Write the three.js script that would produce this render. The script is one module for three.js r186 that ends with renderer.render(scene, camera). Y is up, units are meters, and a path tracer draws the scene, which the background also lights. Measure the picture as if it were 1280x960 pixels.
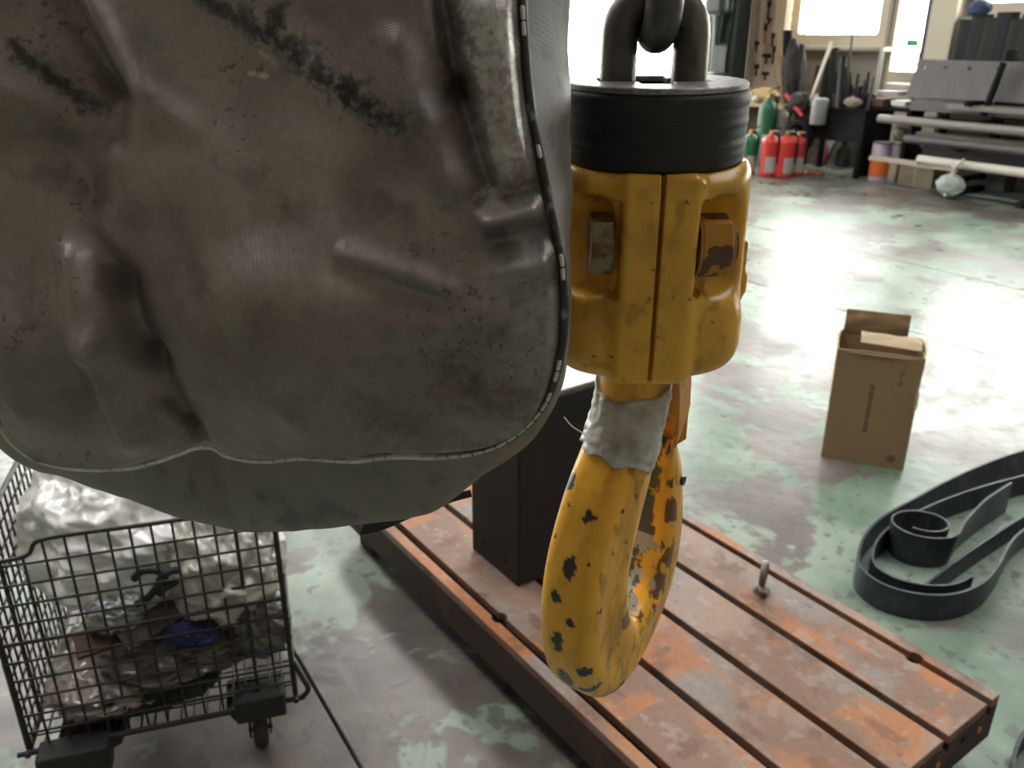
import * as THREE from 'three';
import { mergeGeometries } from 'three/addons/utils/BufferGeometryUtils.js';
import { RoundedBoxGeometry } from 'three/addons/geometries/RoundedBoxGeometry.js';
import { ImprovedNoise } from 'three/addons/math/ImprovedNoise.js';
import { RectAreaLightUniformsLib } from 'three/addons/lights/RectAreaLightUniformsLib.js';

// ---------- camera, sky, light, exposure ----------
const scene = new THREE.Scene();
const FOCAL = 1060, PITCH = 22.5 * Math.PI / 180, EYE = 1.5;          // focal length in pixels of a 1280x960 frame
const camera = new THREE.PerspectiveCamera(2 * Math.atan(480 / FOCAL) * 180 / Math.PI, 4 / 3, 0.05, 120);
camera.position.set(0, EYE, 0);
camera.rotation.x = -PITCH;
camera.focus = 0.56; camera.userData.fStop = 14;
camera.updateMatrixWorld(true);
scene.add(camera);
const SKY = 44;
scene.background = new THREE.Color().setRGB(1.0, 0.985, 0.95);          // bright overcast
scene.backgroundIntensity = SKY;
const renderer = new THREE.WebGLRenderer({ antialias: true });
renderer.toneMapping = THREE.LinearToneMapping;
renderer.toneMappingExposure = 0.66;
renderer.shadowMap.enabled = true;
RectAreaLightUniformsLib.init();
const DAY = { roof: 10.0 };                                             // radiance of the translucent roof panels

// ---------- helpers ----------
const V = (x, y, z) => new THREE.Vector3(x, y, z);
const cs = Math.cos(PITCH), sn = Math.sin(PITCH);
function ray(px, py) { const a = (px - 640) / FOCAL, b = (480 - py) / FOCAL; return V(a, b * cs - sn, -(cs + b * sn)); }
function onY(px, py, h = 0) { const r = ray(px, py), t = (h - EYE) / r.y; return V(r.x * t, h, r.z * t); }
function onZ(px, py, z) { const r = ray(px, py), t = z / r.z; return V(r.x * t, EYE + r.y * t, z); }
// the building's own axes: u along the window wall, w out of it into the hall
const W0 = V(4.96, 0, -10.03), BU = V(.53, 0, .848), BN = V(-.848, 0, .53), TURN = -Math.atan2(.848, .53);
const hall = (u, y, w) => V(W0.x + BU.x * u + BN.x * w, y, W0.z + BU.z * u + BN.z * w);

let seed = 7;
const rnd = () => { seed = (seed * 1664525 + 1013904223) >>> 0; return seed / 4294967296; };
const rr = (a, b) => a + (b - a) * rnd();
const clamp = (x, a = 0, b = 1) => Math.min(b, Math.max(a, x));
const ss = (a, b, x) => { const t = clamp((x - a) / (b - a)); return t * t * (3 - 2 * t); };
const mix = (a, b, t) => a + (b - a) * t;
const IN = new ImprovedNoise();
const n3 = (x, y, z = 0) => IN.noise(x, y, z);
const fbm3 = (x, y, z, o = 4) => { let s = 0, a = .5; for (let i = 0; i < o; i++) { s += a * IN.noise(x, y, z + i * 7.3); x *= 2.03; y *= 2.03; z *= 2.03; a *= .5; } return s; };
const names = new Map();
function numbered(n) { const k = names.get(n) || 0; names.set(n, k + 1); return k ? `${n}_${String(k).padStart(3, '0')}` : n; }
function shade(o) { o.castShadow = true; o.receiveShadow = true; return o; }
function part(name, geo, mat, parent) { const m = shade(new THREE.Mesh(geo, mat)); m.name = name; parent.add(m); return m; }
function thing(name, label, category, pos, turn = 0, group) {
  const g = new THREE.Group(); g.name = numbered(name); if (pos) g.position.copy(pos); g.rotation.y = turn;
  g.userData = { label, category }; if (group) g.userData.group = group; scene.add(g); return g;
}
function single(name, geo, mat, label, category, pos, turn = 0, group) {
  const m = shade(new THREE.Mesh(geo, mat)); m.name = numbered(name); if (pos) m.position.copy(pos); m.rotation.y = turn;
  m.userData = { label, category }; if (group) m.userData.group = group; scene.add(m); return m;
}
function structure(name, parent = scene) { const g = new THREE.Group(); g.name = name; if (parent === scene) g.userData.kind = 'structure'; parent.add(g); return g; }
const box = (w, h, d, x = 0, y = 0, z = 0) => new THREE.BoxGeometry(w, h, d).translate(x, y, z);
const rbox = (w, h, d, r, x = 0, y = 0, z = 0) => new RoundedBoxGeometry(w, h, d, 2, Math.min(r, w / 2.01, h / 2.01, d / 2.01)).translate(x, y, z);
const cyl = (r0, r1, h, n = 24, x = 0, y = 0, z = 0) => new THREE.CylinderGeometry(r0, r1, h, n).translate(x, y, z);
function rod(a, b, r, n = 8, r1 = r) {
  const d = V().subVectors(b, a), L = d.length(), g = new THREE.CylinderGeometry(r1, r, L, n);
  g.applyQuaternion(new THREE.Quaternion().setFromUnitVectors(V(0, 1, 0), d.normalize()));
  return g.translate((a.x + b.x) / 2, (a.y + b.y) / 2, (a.z + b.z) / 2);
}
function tube(points, r, seg = 60, rad = 8, closed = false) { return new THREE.TubeGeometry(new THREE.CatmullRomCurve3(points, closed), seg, r, rad, closed); }
const lathe = (pts, n = 28) => new THREE.LatheGeometry(pts.map(p => new THREE.Vector2(p[0], p[1])), n);
function grid(nu, nv, f, uvf) {          // surface over (0..1, 0..1)
  const pos = [], uv = [], idx = [];
  for (let j = 0; j <= nv; j++) for (let i = 0; i <= nu; i++) {
    const p = f(i / nu, j / nv); pos.push(p.x, p.y, p.z);
    const t = uvf ? uvf(i / nu, j / nv, p) : [i / nu, j / nv]; uv.push(t[0], t[1]);
  }
  for (let j = 0; j < nv; j++) for (let i = 0; i < nu; i++) { const a = j * (nu + 1) + i, b = a + 1, c = a + nu + 1, d = c + 1; idx.push(a, c, b, b, c, d); }
  const g = new THREE.BufferGeometry();
  g.setAttribute('position', new THREE.Float32BufferAttribute(pos, 3)); g.setAttribute('uv', new THREE.Float32BufferAttribute(uv, 2));
  g.setIndex(idx); g.computeVertexNormals(); return g;
}
function metricUV(g, s = 1, du = 0, dv = 0) {      // box-projected uv in metres (s = metres per repeat)
  g = g.index ? g.toNonIndexed() : g; const p = g.attributes.position, uv = new Float32Array(p.count * 2), n = V(), a = V(), b = V(), c = V();
  for (let i = 0; i < p.count; i += 3) {
    a.fromBufferAttribute(p, i); b.fromBufferAttribute(p, i + 1); c.fromBufferAttribute(p, i + 2); n.subVectors(b, a).cross(c.clone().sub(a));
    const ax = Math.abs(n.x), ay = Math.abs(n.y), az = Math.abs(n.z);
    [a, b, c].forEach((q, k) => { const t = ay >= ax && ay >= az ? [q.x, q.z] : ax >= az ? [q.z, q.y] : [q.x, q.y]; uv[(i + k) * 2] = t[0] / s + du; uv[(i + k) * 2 + 1] = t[1] / s + dv; });
  }
  g.setAttribute('uv', new THREE.BufferAttribute(uv, 2)); return g;
}
// a cast shape given as a distance field, meshed by surface nets, with colours per vertex
function cast(f, lo, hi, h, colour) {
  const nx = Math.ceil((hi[0] - lo[0]) / h) + 1, ny = Math.ceil((hi[1] - lo[1]) / h) + 1, nz = Math.ceil((hi[2] - lo[2]) / h) + 1;
  const v = new Float32Array(nx * ny * nz), at = (i, j, k) => (k * ny + j) * nx + i;
  for (let k = 0; k < nz; k++) for (let j = 0; j < ny; j++) for (let i = 0; i < nx; i++) v[at(i, j, k)] = f(lo[0] + i * h, lo[1] + j * h, lo[2] + k * h);
  const id = new Int32Array(v.length).fill(-1), pos = [], idx = [];
  const E = [[0, 1], [2, 3], [4, 5], [6, 7], [0, 2], [1, 3], [4, 6], [5, 7], [0, 4], [1, 5], [2, 6], [3, 7]], c = new Float32Array(8);
  for (let k = 0; k < nz - 1; k++) for (let j = 0; j < ny - 1; j++) for (let i = 0; i < nx - 1; i++) {
    let m = 0; for (let q = 0; q < 8; q++) { c[q] = v[at(i + (q & 1), j + (q >> 1 & 1), k + (q >> 2))]; if (c[q] < 0) m |= 1 << q; }
    if (m === 0 || m === 255) continue;
    let x = 0, y = 0, z = 0, n = 0;
    for (const [a, b] of E) if ((c[a] < 0) !== (c[b] < 0)) { const t = c[a] / (c[a] - c[b]); x += mix(a & 1, b & 1, t); y += mix(a >> 1 & 1, b >> 1 & 1, t); z += mix(a >> 2, b >> 2, t); n++; }
    id[at(i, j, k)] = pos.length / 3; pos.push(lo[0] + (i + x / n) * h, lo[1] + (j + y / n) * h, lo[2] + (k + z / n) * h);
  }
  const quad = (a, b, c2, d, flip) => { if (a < 0 || b < 0 || c2 < 0 || d < 0) return; flip ? idx.push(a, c2, b, b, c2, d) : idx.push(a, b, c2, b, d, c2); };
  for (let k = 1; k < nz - 1; k++) for (let j = 1; j < ny - 1; j++) for (let i = 1; i < nx - 1; i++) {
    const s = v[at(i, j, k)] < 0;
    if (s !== v[at(i + 1, j, k)] < 0) quad(id[at(i, j - 1, k - 1)], id[at(i, j, k - 1)], id[at(i, j - 1, k)], id[at(i, j, k)], !s);
    if (s !== v[at(i, j + 1, k)] < 0) quad(id[at(i - 1, j, k - 1)], id[at(i, j, k - 1)], id[at(i - 1, j, k)], id[at(i, j, k)], s);
    if (s !== v[at(i, j, k + 1)] < 0) quad(id[at(i - 1, j - 1, k)], id[at(i, j - 1, k)], id[at(i - 1, j, k)], id[at(i, j, k)], !s);
  }
  const g = new THREE.BufferGeometry(); g.setAttribute('position', new THREE.Float32BufferAttribute(pos, 3)); g.setIndex(idx);
  const N = new Float32Array(pos.length), C = colour && new Float32Array(pos.length), e = h * .7;
  for (let i = 0; i < pos.length; i += 3) {
    const x = pos[i], y = pos[i + 1], z = pos[i + 2];
    let a = f(x + e, y, z) - f(x - e, y, z), b = f(x, y + e, z) - f(x, y - e, z), d = f(x, y, z + e) - f(x, y, z - e); const L = Math.hypot(a, b, d) || 1;
    a /= L; b /= L; d /= L; N[i] = a; N[i + 1] = b; N[i + 2] = d;
    if (C) { const q = colour(x, y, z, a, b, d); C[i] = q[0]; C[i + 1] = q[1]; C[i + 2] = q[2]; }
  }
  g.setAttribute('normal', new THREE.BufferAttribute(N, 3)); if (C) g.setAttribute('color', new THREE.BufferAttribute(C, 3));
  return g;
}
const smin = (a, b, k) => { const h = clamp(.5 + .5 * (b - a) / k); return mix(b, a, h) - k * h * (1 - h); };
const smax = (a, b, k) => -smin(-a, -b, k);
const sdBox = (x, y, z, bx, by, bz, r = 0) => { const qx = Math.abs(x) - bx + r, qy = Math.abs(y) - by + r, qz = Math.abs(z) - bz + r; return Math.hypot(Math.max(qx, 0), Math.max(qy, 0), Math.max(qz, 0)) + Math.min(Math.max(qx, qy, qz), 0) - r; };

// ---------- procedural textures ----------
function hash(x, y, s) { let h = Math.imul(x, 374761393) + Math.imul(y, 668265263) + Math.imul(s, 1442695041); h = Math.imul(h ^ (h >>> 13), 1274126177); return ((h ^ (h >>> 16)) >>> 0) / 4294967296; }
function pnoise(x, y, p, s) {        // value noise that repeats every p cells
  const xi = Math.floor(x), yi = Math.floor(y); let fx = x - xi, fy = y - yi; fx = fx * fx * (3 - 2 * fx); fy = fy * fy * (3 - 2 * fy);
  const x0 = ((xi % p) + p) % p, x1 = (x0 + 1) % p, y0 = ((yi % p) + p) % p, y1 = (y0 + 1) % p;
  return mix(mix(hash(x0, y0, s), hash(x1, y0, s), fx), mix(hash(x0, y1, s), hash(x1, y1, s), fx), fy);
}
function pfbm(u, v, p, s, o = 5, gain = .5) { let t = 0, a = 1, n = 0; for (let i = 0; i < o; i++) { t += a * pnoise(u * p, v * p, p, s + i * 31); n += a; a *= gain; p *= 2; } return t / n; }
const sr = c => Math.round(255 * clamp(c <= .0031308 ? 12.92 * c : 1.055 * Math.pow(c, 1 / 2.4) - .055));
function texture(w, h, f, colour = true, wrap = THREE.RepeatWrapping) {      // f(u, v) -> [r, g, b] linear
  const d = new Uint8Array(w * h * 4);
  for (let j = 0; j < h; j++) for (let i = 0; i < w; i++) { const c = f((i + .5) / w, (j + .5) / h), k = (j * w + i) * 4; if (colour) { d[k] = sr(c[0]); d[k + 1] = sr(c[1]); d[k + 2] = sr(c[2]); } else d[k] = d[k + 1] = d[k + 2] = 255 * clamp(c); d[k + 3] = 255; }
  const t = new THREE.DataTexture(d, w, h, THREE.RGBAFormat); t.wrapS = t.wrapT = wrap; t.magFilter = THREE.LinearFilter; t.minFilter = THREE.LinearMipmapLinearFilter; t.generateMipmaps = true;
  if (colour) t.colorSpace = THREE.SRGBColorSpace; t.needsUpdate = true; return t;
}
const mc = (a, b, t) => [mix(a[0], b[0], t), mix(a[1], b[1], t), mix(a[2], b[2], t)];
const rgb = (r, g, b) => new THREE.Color().setRGB(r, g, b);
const M = (r, g, b, rough = .7, metal = 0, more = {}) => new THREE.MeshStandardMaterial({ color: rgb(r, g, b), roughness: rough, metalness: metal, ...more });
// ---------- setting: floor, walls, roof ----------
const HU0 = -12, HU1 = 9, HW1 = 13, HH = 6;
const floorColour = texture(1536, 1536, (u, v) => {
  const big = pfbm(u, v, 4, 3, 4), mid = pfbm(u + .13 * pnoise(u * 12, v * 12, 12, 5), v, 12, 11, 6, .58), fine = pfbm(u, v, 90, 23, 3), streak = pfbm(u, v * .25 + .1, 20, 61, 4);
  const worn = ss(.49, .545, mid * .72 + big * .38 - .05 + (fine - .5) * .1 + (streak - .5) * .16);
  const green = mc([.145, .21, .16], [.26, .325, .265], ss(.35, .65, pfbm(u, v, 9, 77, 4))), grey = mc([.115, .097, .086], [.175, .154, .139], ss(.3, .7, pfbm(u, v, 14, 91, 5)));
  let c = mc(green, grey, worn); const dirt = ss(.56, .75, pfbm(u, v, 6, 131, 6)); c = mc(c, [.11, .095, .082], dirt * .6);
  const speck = ss(.7, .78, pfbm(u, v, 130, 151, 2)); c = mc(c, [.09, .08, .075], speck * .6);
  const k = .86 + .28 * fine; return [c[0] * k, c[1] * k, c[2] * k];
});
const floorRough = texture(1024, 1024, (u, v) => .22 + .26 * pfbm(u, v, 12, 11, 6, .58) + .14 * (pfbm(u, v, 60, 9, 3) - .5), false);
const floorBump = texture(1024, 1024, (u, v) => .6 * pfbm(u, v, 12, 11, 6, .58) + .4 * pfbm(u, v, 80, 19, 3), false);
const floorMat = new THREE.MeshStandardMaterial({ map: floorColour, roughnessMap: floorRough, roughness: 1, bumpMap: floorBump, bumpScale: .003 });
const concrete = M(.18, .17, .155, .95);
{
  const f = structure('floor');
  const joints = [-.2, 4.05, 5.36, 9.06, HW1 + .2];
  for (let i = 0; i < joints.length - 1; i++) {
    const w0 = joints[i] + .003, w1 = joints[i + 1] - .003, L = HU1 - HU0 + .4;
    const g = new RoundedBoxGeometry(L, .12, w1 - w0, 1, .004).translate((HU0 + HU1) / 2, -.06, (w0 + w1) / 2);
    const m = part('slab', metricUV(g, 3.6, .37, .21), floorMat, f); m.position.copy(W0); m.rotation.y = TURN;
  }
  const s = part('subfloor', box(HU1 - HU0 + .4, .1, HW1 + .4, (HU0 + HU1) / 2, -.13, HW1 / 2), concrete, f); s.position.copy(W0); s.rotation.y = TURN;
}
const plaster = new THREE.MeshStandardMaterial({ roughness: .9, map: texture(512, 512, (u, v) => { const n = pfbm(u, v, 6, 5, 6), d = ss(.52, .7, pfbm(u, v, 9, 44, 5)); return mc(mc([.15, .135, .11], [.22, .20, .165], n), [.09, .078, .062], d * .7); }) });
function wallWithHoles(name, length, holes, pos, turn) {
  const s = new THREE.Shape([[0, 0], [length, 0], [length, HH], [0, HH]].map(p => new THREE.Vector2(...p)));
  for (const [x0, x1, y0, y1] of holes) s.holes.push(new THREE.Path([[x0, y0], [x0, y1], [x1, y1], [x1, y0]].map(p => new THREE.Vector2(...p))));
  const g = metricUV(new THREE.ExtrudeGeometry(s, { depth: .2, bevelEnabled: false }).translate(0, 0, -.2), 2.5);
  const m = shade(new THREE.Mesh(g, plaster)); m.name = name; m.userData.kind = 'structure'; m.position.copy(pos); m.rotation.y = turn; scene.add(m); return m;
}
const U = u => u - HU0;
wallWithHoles('wall_right', HU1 - HU0, [[U(-9.4), U(-3.9), 0.002, 4.3], [U(-2.33), U(-1.03), 1.41, 3.1], [U(-.95), U(-.38), .002, 2.2], [U(.12), U(2.4), 1.72, 3.1], [U(3.2), U(5.6), 1.5, 3.1]], hall(HU0, 0, 0), TURN);
wallWithHoles('wall_back', HW1, [[HW1 - 10.2, HW1 - 6.8, .002, 4.6]], hall(HU0, 0, HW1), TURN + Math.PI / 2);
wallWithHoles('wall_left', HU1 - HU0, [], hall(HU1, 0, HW1), TURN + Math.PI);
wallWithHoles('wall_front', HW1, [], hall(HU1, 0, 0), TURN - Math.PI / 2);
const lit = (k, r = 1, g = .985, b = .95) => new THREE.MeshStandardMaterial({ color: rgb(.7, .7, .7), emissive: rgb(r, g, b), emissiveIntensity: k, roughness: .5 });
// roof with two lines of translucent panels that daylight comes through
{
  const s = new THREE.Shape([[HU0 - .2, -.2], [HU1 + .2, -.2], [HU1 + .2, HW1 + .2], [HU0 - .2, HW1 + .2]].map(p => new THREE.Vector2(...p)));
  const strips = [[-9, 8.6, 5.4, 6.4], [-9, 4.8, 10.0, 11.0]];
  for (const [a, b, c, d] of strips) s.holes.push(new THREE.Path([[a, c], [a, d], [b, d], [b, c]].map(p => new THREE.Vector2(...p))));
  const g = new THREE.ExtrudeGeometry(s, { depth: .15, bevelEnabled: false }).rotateX(Math.PI / 2).translate(0, HH + .15, 0);
  const m = shade(new THREE.Mesh(g, M(.26, .26, .25, .9))); m.name = 'ceiling'; m.userData.kind = 'structure'; m.position.copy(W0); m.rotation.y = TURN; scene.add(m);
  strips.forEach(([a, b, c, d], i) => {
    const w = structure('window_' + (i + 4)); const p = part('pane', box(b - a, .02, d - c), lit(6), w); p.position.copy(hall((a + b) / 2, HH + .1, (c + d) / 2)); p.rotation.y = TURN;
    const P = hall((a + b) / 2, HH + .07, (c + d) / 2), l = new THREE.RectAreaLight(rgb(1, .985, .95), DAY.roof, b - a, d - c); l.name = numbered('daylight');
    l.position.copy(P); l.rotation.set(-Math.PI / 2, 0, 0); l.rotation.order = 'YXZ'; l.rotation.y = TURN; scene.add(l);
  });
}
const cream = M(.50, .44, .33, .55), creamDark = M(.30, .27, .21, .6), steelDark = M(.055, .055, .06, .5, .3), offWhite = M(.62, .62, .6, .5);
const glass = new THREE.MeshPhysicalMaterial({ color: rgb(.96, .98, .97), transmission: 1, roughness: 0, thickness: 0 });
// windows with an aluminium frame and clear glass in the window wall
function windowUnit(n, u0, u1, y0, y1, mullions) {
  const g = structure('window_' + n); g.position.copy(hall(u0, y0, 0)); g.rotation.y = TURN; const w = u1 - u0, h = y1 - y0, t = .07;
  const sh = new THREE.Shape([[-.06, -.06], [w + .06, -.06], [w + .06, h + .06], [-.06, h + .06]].map(p => new THREE.Vector2(...p)));
  const k = w / (mullions + 1);
  for (let i = 0; i <= mullions; i++) { const a = i * k + t * .7, b = (i + 1) * k - t * .7, hole = new THREE.Path(), r = .05; hole.moveTo(a + r, t); hole.lineTo(b - r, t); hole.quadraticCurveTo(b, t, b, t + r); hole.lineTo(b, h - t); hole.lineTo(a, h - t); hole.lineTo(a, t + r); hole.quadraticCurveTo(a, t, a + r, t); sh.holes.push(hole); }
  part('window_frame', new THREE.ExtrudeGeometry(sh, { depth: .09, bevelEnabled: true, bevelSize: .006, bevelThickness: .006, bevelSegments: 1 }).translate(0, 0, -.05), cream, g);
  for (let i = 0; i <= mullions; i++) part('pane', box(k - t, h - t, .006, (i + .5) * k, h / 2, -.06), glass, g);
  part('window_sill', rbox(w + .3, .05, .2, .01, w / 2, -.09, .06), creamDark, g);
  return g;
}
windowUnit(1, -2.33, -1.03, 1.41, 3.1, 0);
windowUnit(2, .12, 2.4, 1.72, 3.1, 1);
windowUnit(3, 3.2, 5.6, 1.5, 3.1, 1);
// door with a tall glazed pane beside the window
{
  const g = structure('door_1'); g.position.copy(hall(-.95, 0, 0)); g.rotation.y = TURN;
  const fr = new THREE.Shape([[-.07, 0], [.64, 0], [.64, 2.27], [-.07, 2.27]].map(p => new THREE.Vector2(...p))); fr.holes.push(new THREE.Path([[.01, .01], [.01, 2.18], [.56, 2.18], [.56, .01]].map(p => new THREE.Vector2(...p))));
  part('door_frame', new THREE.ExtrudeGeometry(fr, { depth: .1, bevelEnabled: false }).translate(0, 0, -.06), creamDark, g);
  const lf = new THREE.Shape([[.015, .015], [.555, .015], [.555, 2.17], [.015, 2.17]].map(p => new THREE.Vector2(...p))); lf.holes.push(new THREE.Path([[.075, 1.08], [.075, 1.86], [.5, 1.86], [.5, 1.08]].map(p => new THREE.Vector2(...p))));
  const leaf = part('door_leaf', new THREE.ExtrudeGeometry(lf, { depth: .04, bevelEnabled: false }).translate(0, 0, -.04), cream, g);
  part('pane', box(.44, .8, .006, .29, 1.47, -.03), glass, leaf);
  part('door_handle', rbox(.03, .12, .05, .01, .53, 1.0, .03), steelDark, leaf);
  const p = hall(-.66, 1.4, .0);
  const s = single('door_sign', rbox(.155, .075, .006, .003), M(.03, .30, .12, .5), 'small green rectangular sign on the bright glass of the door', 'sign', hall(-.64, 1.39, -.018), TURN);
  // two little figures and a line of grey print under the sign
  const wp = single('printed_sheet', rbox(.36, .16, .004, .002), new THREE.MeshPhysicalMaterial({ color: rgb(.8, .82, .8), roughness: .8, transmission: .6, thickness: 0, map: texture(128, 64, (u, v) => { const bar = v > .1 && v < .28 && pnoise(u * 26, 3, 64, 4) > .45 && u > .1 && u < .9, fig = v > .5 && v < .9 && (Math.abs(u - .38) < .028 || Math.abs(u - .62) < .028); return bar ? [.55, .5, .55] : fig ? [.25, .3, .28] : [.95, .96, .95]; }) }), 'white translucent notice sheet stuck on the door glass below the green sign', 'notice', hall(-.655, 1.22, -.018), TURN);
}
// outside: bright yard in front of the openings
{
  const m = shade(new THREE.Mesh(box(60, .2, 60, 0, -.12, -30.25), M(.55, .54, .51, .9))); m.name = 'yard'; m.userData.kind = 'structure'; m.position.copy(W0); m.rotation.y = TURN; scene.add(m);
  const m2 = shade(new THREE.Mesh(box(30, .2, 40, HU0 - 15.25, -.12, 10.3), M(.55, .54, .51, .9))); m2.name = 'yard_001'; m2.userData.kind = 'structure'; m2.position.copy(W0); m2.rotation.y = TURN; scene.add(m2);
}
// door posts of the big opening, the tan column of the wall
const trimMat = M(.55, .50, .38, .6);
function trim(n, geo, mat, u, y, w) { const m = shade(new THREE.Mesh(geo, mat)); m.name = 'trim_' + n; m.userData.kind = 'structure'; m.position.copy(hall(u, y, w)); m.rotation.y = TURN; scene.add(m); }
trim(1, rbox(.14, 4.3, .3, .01, 0, 2.15, 0), M(.78, .74, .62, .5), -3.93, 0.002, -.05);
trim(2, rbox(.3, 5.99, .22, .01, 0, 3, .11), trimMat, -.17, 0.002, 0);
trim(3, rbox(.08, 5.99, .12, .01, 0, 3, .06), steelDark, -.40, 0.002, .0);
trim(4, rbox(.1, 5.99, .1, .01, 0, 3, .05), creamDark, -2.5, 0.002, 0);
// ---------- the hook block hanging on its chain ----------
const AX = onZ(816, 108, -.52);            // axis of the block at the top of the rubber ring
const paintA = [.50, .235, .022], paintDirt = [.26, .13, .024], chipC = [.028, .027, .028], rustC = [.10, .03, .014];
function housingColour(x, y, z, nx, ny, nz) {
  const d = ss(-.15, .35, fbm3(x * 40 + 3, y * 28, z * 40, 4)), f = ss(.08, .42, fbm3(x * 90, y * 60 + 9, z * 90, 4));
  let c = mc([.86, .47, .06], [.58, .30, .045], d * .75); c = mc(c, paintDirt, f * .5);
  const chip = fbm3(x * 130 + 31, y * 130, z * 130, 3); if (chip > .40 + .08 * n3(x * 40, y * 40, 2)) c = mc(c, [.05, .03, .02], .85);
  return c;
}
const steelRubbed = new THREE.MeshStandardMaterial({ vertexColors: true, roughness: .46, metalness: 0 });
const castPaint = new THREE.MeshStandardMaterial({ vertexColors: true, roughness: .33, metalness: 0 });
{
  const block = thing('hook_block', 'yellow crane hook block with a black rubber ring, taped neck and chipped hook', 'hook', V(AX.x, AX.y + .0035, AX.z)); block.rotation.x = .035;
  // rubber ring with a steel cover disc; the chain drops through a cross-shaped slot
  const ringTop = 0, ringH = .0445;
  const slot = (s, w, l) => { const p = new THREE.Path(); p.moveTo(-l, -w); p.lineTo(-l, w); p.lineTo(-w * .9, w); p.lineTo(-w * .9, l * .8); p.lineTo(w * .9, l * .8); p.lineTo(w * .9, w); p.lineTo(l, w); p.lineTo(l, -w); p.lineTo(w * .9, -w); p.lineTo(w * .9, -l * .8); p.lineTo(-w * .9, -l * .8); p.lineTo(-w * .9, -w); p.closePath(); s.holes.push(p); };
  const disc = new THREE.Shape(); disc.absarc(0, 0, .0535, 0, Math.PI * 2); slot(disc, .0115, .0325);
  const discMat = new THREE.MeshStandardMaterial({ roughness: .42, metalness: .25, map: texture(256, 256, (u, v) => { const n = pfbm(u, v, 40, 3, 3), d = pfbm(u, v, 6, 9, 4); return mc([.34, .33, .32], [.16, .155, .15], ss(.4, .7, n * .5 + d * .5)); }) });
  part('cover_disc', metricUV(new THREE.ExtrudeGeometry(disc, { depth: .0022, bevelEnabled: true, bevelSize: .0006, bevelThickness: .0006, bevelSegments: 1, curveSegments: 48 }).rotateX(-Math.PI / 2).translate(0, -.0026, 0), .11), discMat, block);
  const prof = []; for (let i = 0; i <= 60; i++) { const t = i / 60, y = -.003 - t * (ringH - .003), w = .0002 * Math.sin(t * 19) + .00012 * Math.sin(t * 47 + 1); const e = .0025 * (Math.pow(Math.max(0, 1 - t * 12), 2) + Math.pow(Math.max(0, 1 - (1 - t) * 12), 2)); prof.push([.0555 + w - e, y]); }
  const rubberMat = new THREE.MeshStandardMaterial({ roughness: .62, map: texture(512, 256, (u, v) => { const s = pfbm(u, v, 8, 4, 5), scr = ss(.74, .79, pfbm(u * .5, v * 4, 16, 14, 4)); return mc(mc([.011, .012, .0135], [.022, .023, .025], s), [.12, .12, .12], scr * .45); }) });
  part('rubber_ring', lathe([[.034, -.003], ...prof, [.03, -ringH]], 72), rubberMat, block);
  part('chain_pocket', lathe([[.034, -.004], [.0335, -.04], [.001, -.04]], 24), M(.012, .011, .01, .9), block);
  // two cast halves, bolted together through the flanges at the seam
  const HT = -.0422, HB = -.0422 - .126, HC = (HT + HB) / 2;
  const shell = side => (x0, y, z) => {
    const x = x0, ax = Math.abs(x) + (x < 0 ? .001 : 0), ty = (y - HB) / (HT - HB);
    const R = .0600 - .0012 * ty, rad = Math.pow(Math.pow(ax, 2.7) + Math.pow(Math.abs(z * 1.03), 2.7), 1 / 2.7), lip = .006 * ss(.034, .058, ax) * ss(HC, HT, y);
    const qx = rad - R + .014, qy = Math.abs(y - lip - HC) - .0625 + .014; let d = Math.hypot(Math.max(qx, 0), Math.max(qy, 0)) + Math.min(Math.max(qx, qy), 0) - .014;
    d = smax(d, -sdBox(ax - .039, y - (HC + .0195), z - .056, .0165, .029, .024, .014), .007);          // the pocket that gives room to the bolt
    d = smin(d, sdBox(ax - .041, y - (HC - .034), z - .026, .0135, .019, .0255, .013), .011);           // bulge under the pocket
    d = smin(d, sdBox(x, y - HC, z - .028, .0228, .0622, .0325, .006), .006);                            // flange
    d = smax(d, -sdBox(ax - .0242, y - (HC + .0195), z - .058, .0022, .028, .012, .002), .002);
    d = Math.max(d, -sdBox(x, y - HC, z - .063, .0011, .09, .0105, .0005));                              // seam groove
    d = smax(d, -(Math.hypot(x, z) - .0556 + Math.max(0, HT - .0012 - y) * 8), .002);                    // seat of the rubber ring
    d = smin(d, sdBox(x - .0595, y - (HC - .004), z - .012, .0022, .019, .006, .002), .003);             // lug on the right
    d = smin(d, sdBox(x - .0612, y - (HC - .012), z - .0145, .0022, .007, .003, .0015), .002);
    const split = side * x + .0002; return Math.max(d, -split);
  };
  for (const s of [-1, 1]) part('housing_half', cast(shell(s), s < 0 ? [-.068, HB - .004, -.066] : [-.003, HB - .004, -.066], s < 0 ? [.003, HT + .004, .07] : [.069, HT + .004, .07], .00125, housingColour), castPaint, block);
  // bolts
  const hex = (af, h, c = .0012) => { const s = new THREE.Shape(); for (let i = 0; i < 6; i++) { const a = i * Math.PI / 3 + .12, r = af / Math.sqrt(3); i ? s.lineTo(r * Math.cos(a), r * Math.sin(a)) : s.moveTo(r * Math.cos(a), r * Math.sin(a)); } s.closePath(); return new THREE.ExtrudeGeometry(s, { depth: h - 2 * c, bevelEnabled: true, bevelSize: c, bevelThickness: c, bevelOffset: -c, bevelSegments: 2 }).translate(0, 0, c).rotateY(Math.PI / 2); };
  const nutPaint = new THREE.MeshStandardMaterial({ roughness: .45, map: texture(128, 128, (u, v) => { const n = pfbm(u, v, 4, 71, 4); return n > .57 ? [.12, .045, .03] : n > .545 ? [.22, .1, .02] : [.48, .24, .03]; }) });
  const YB = HC + .0195, ZB = .043;
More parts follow.
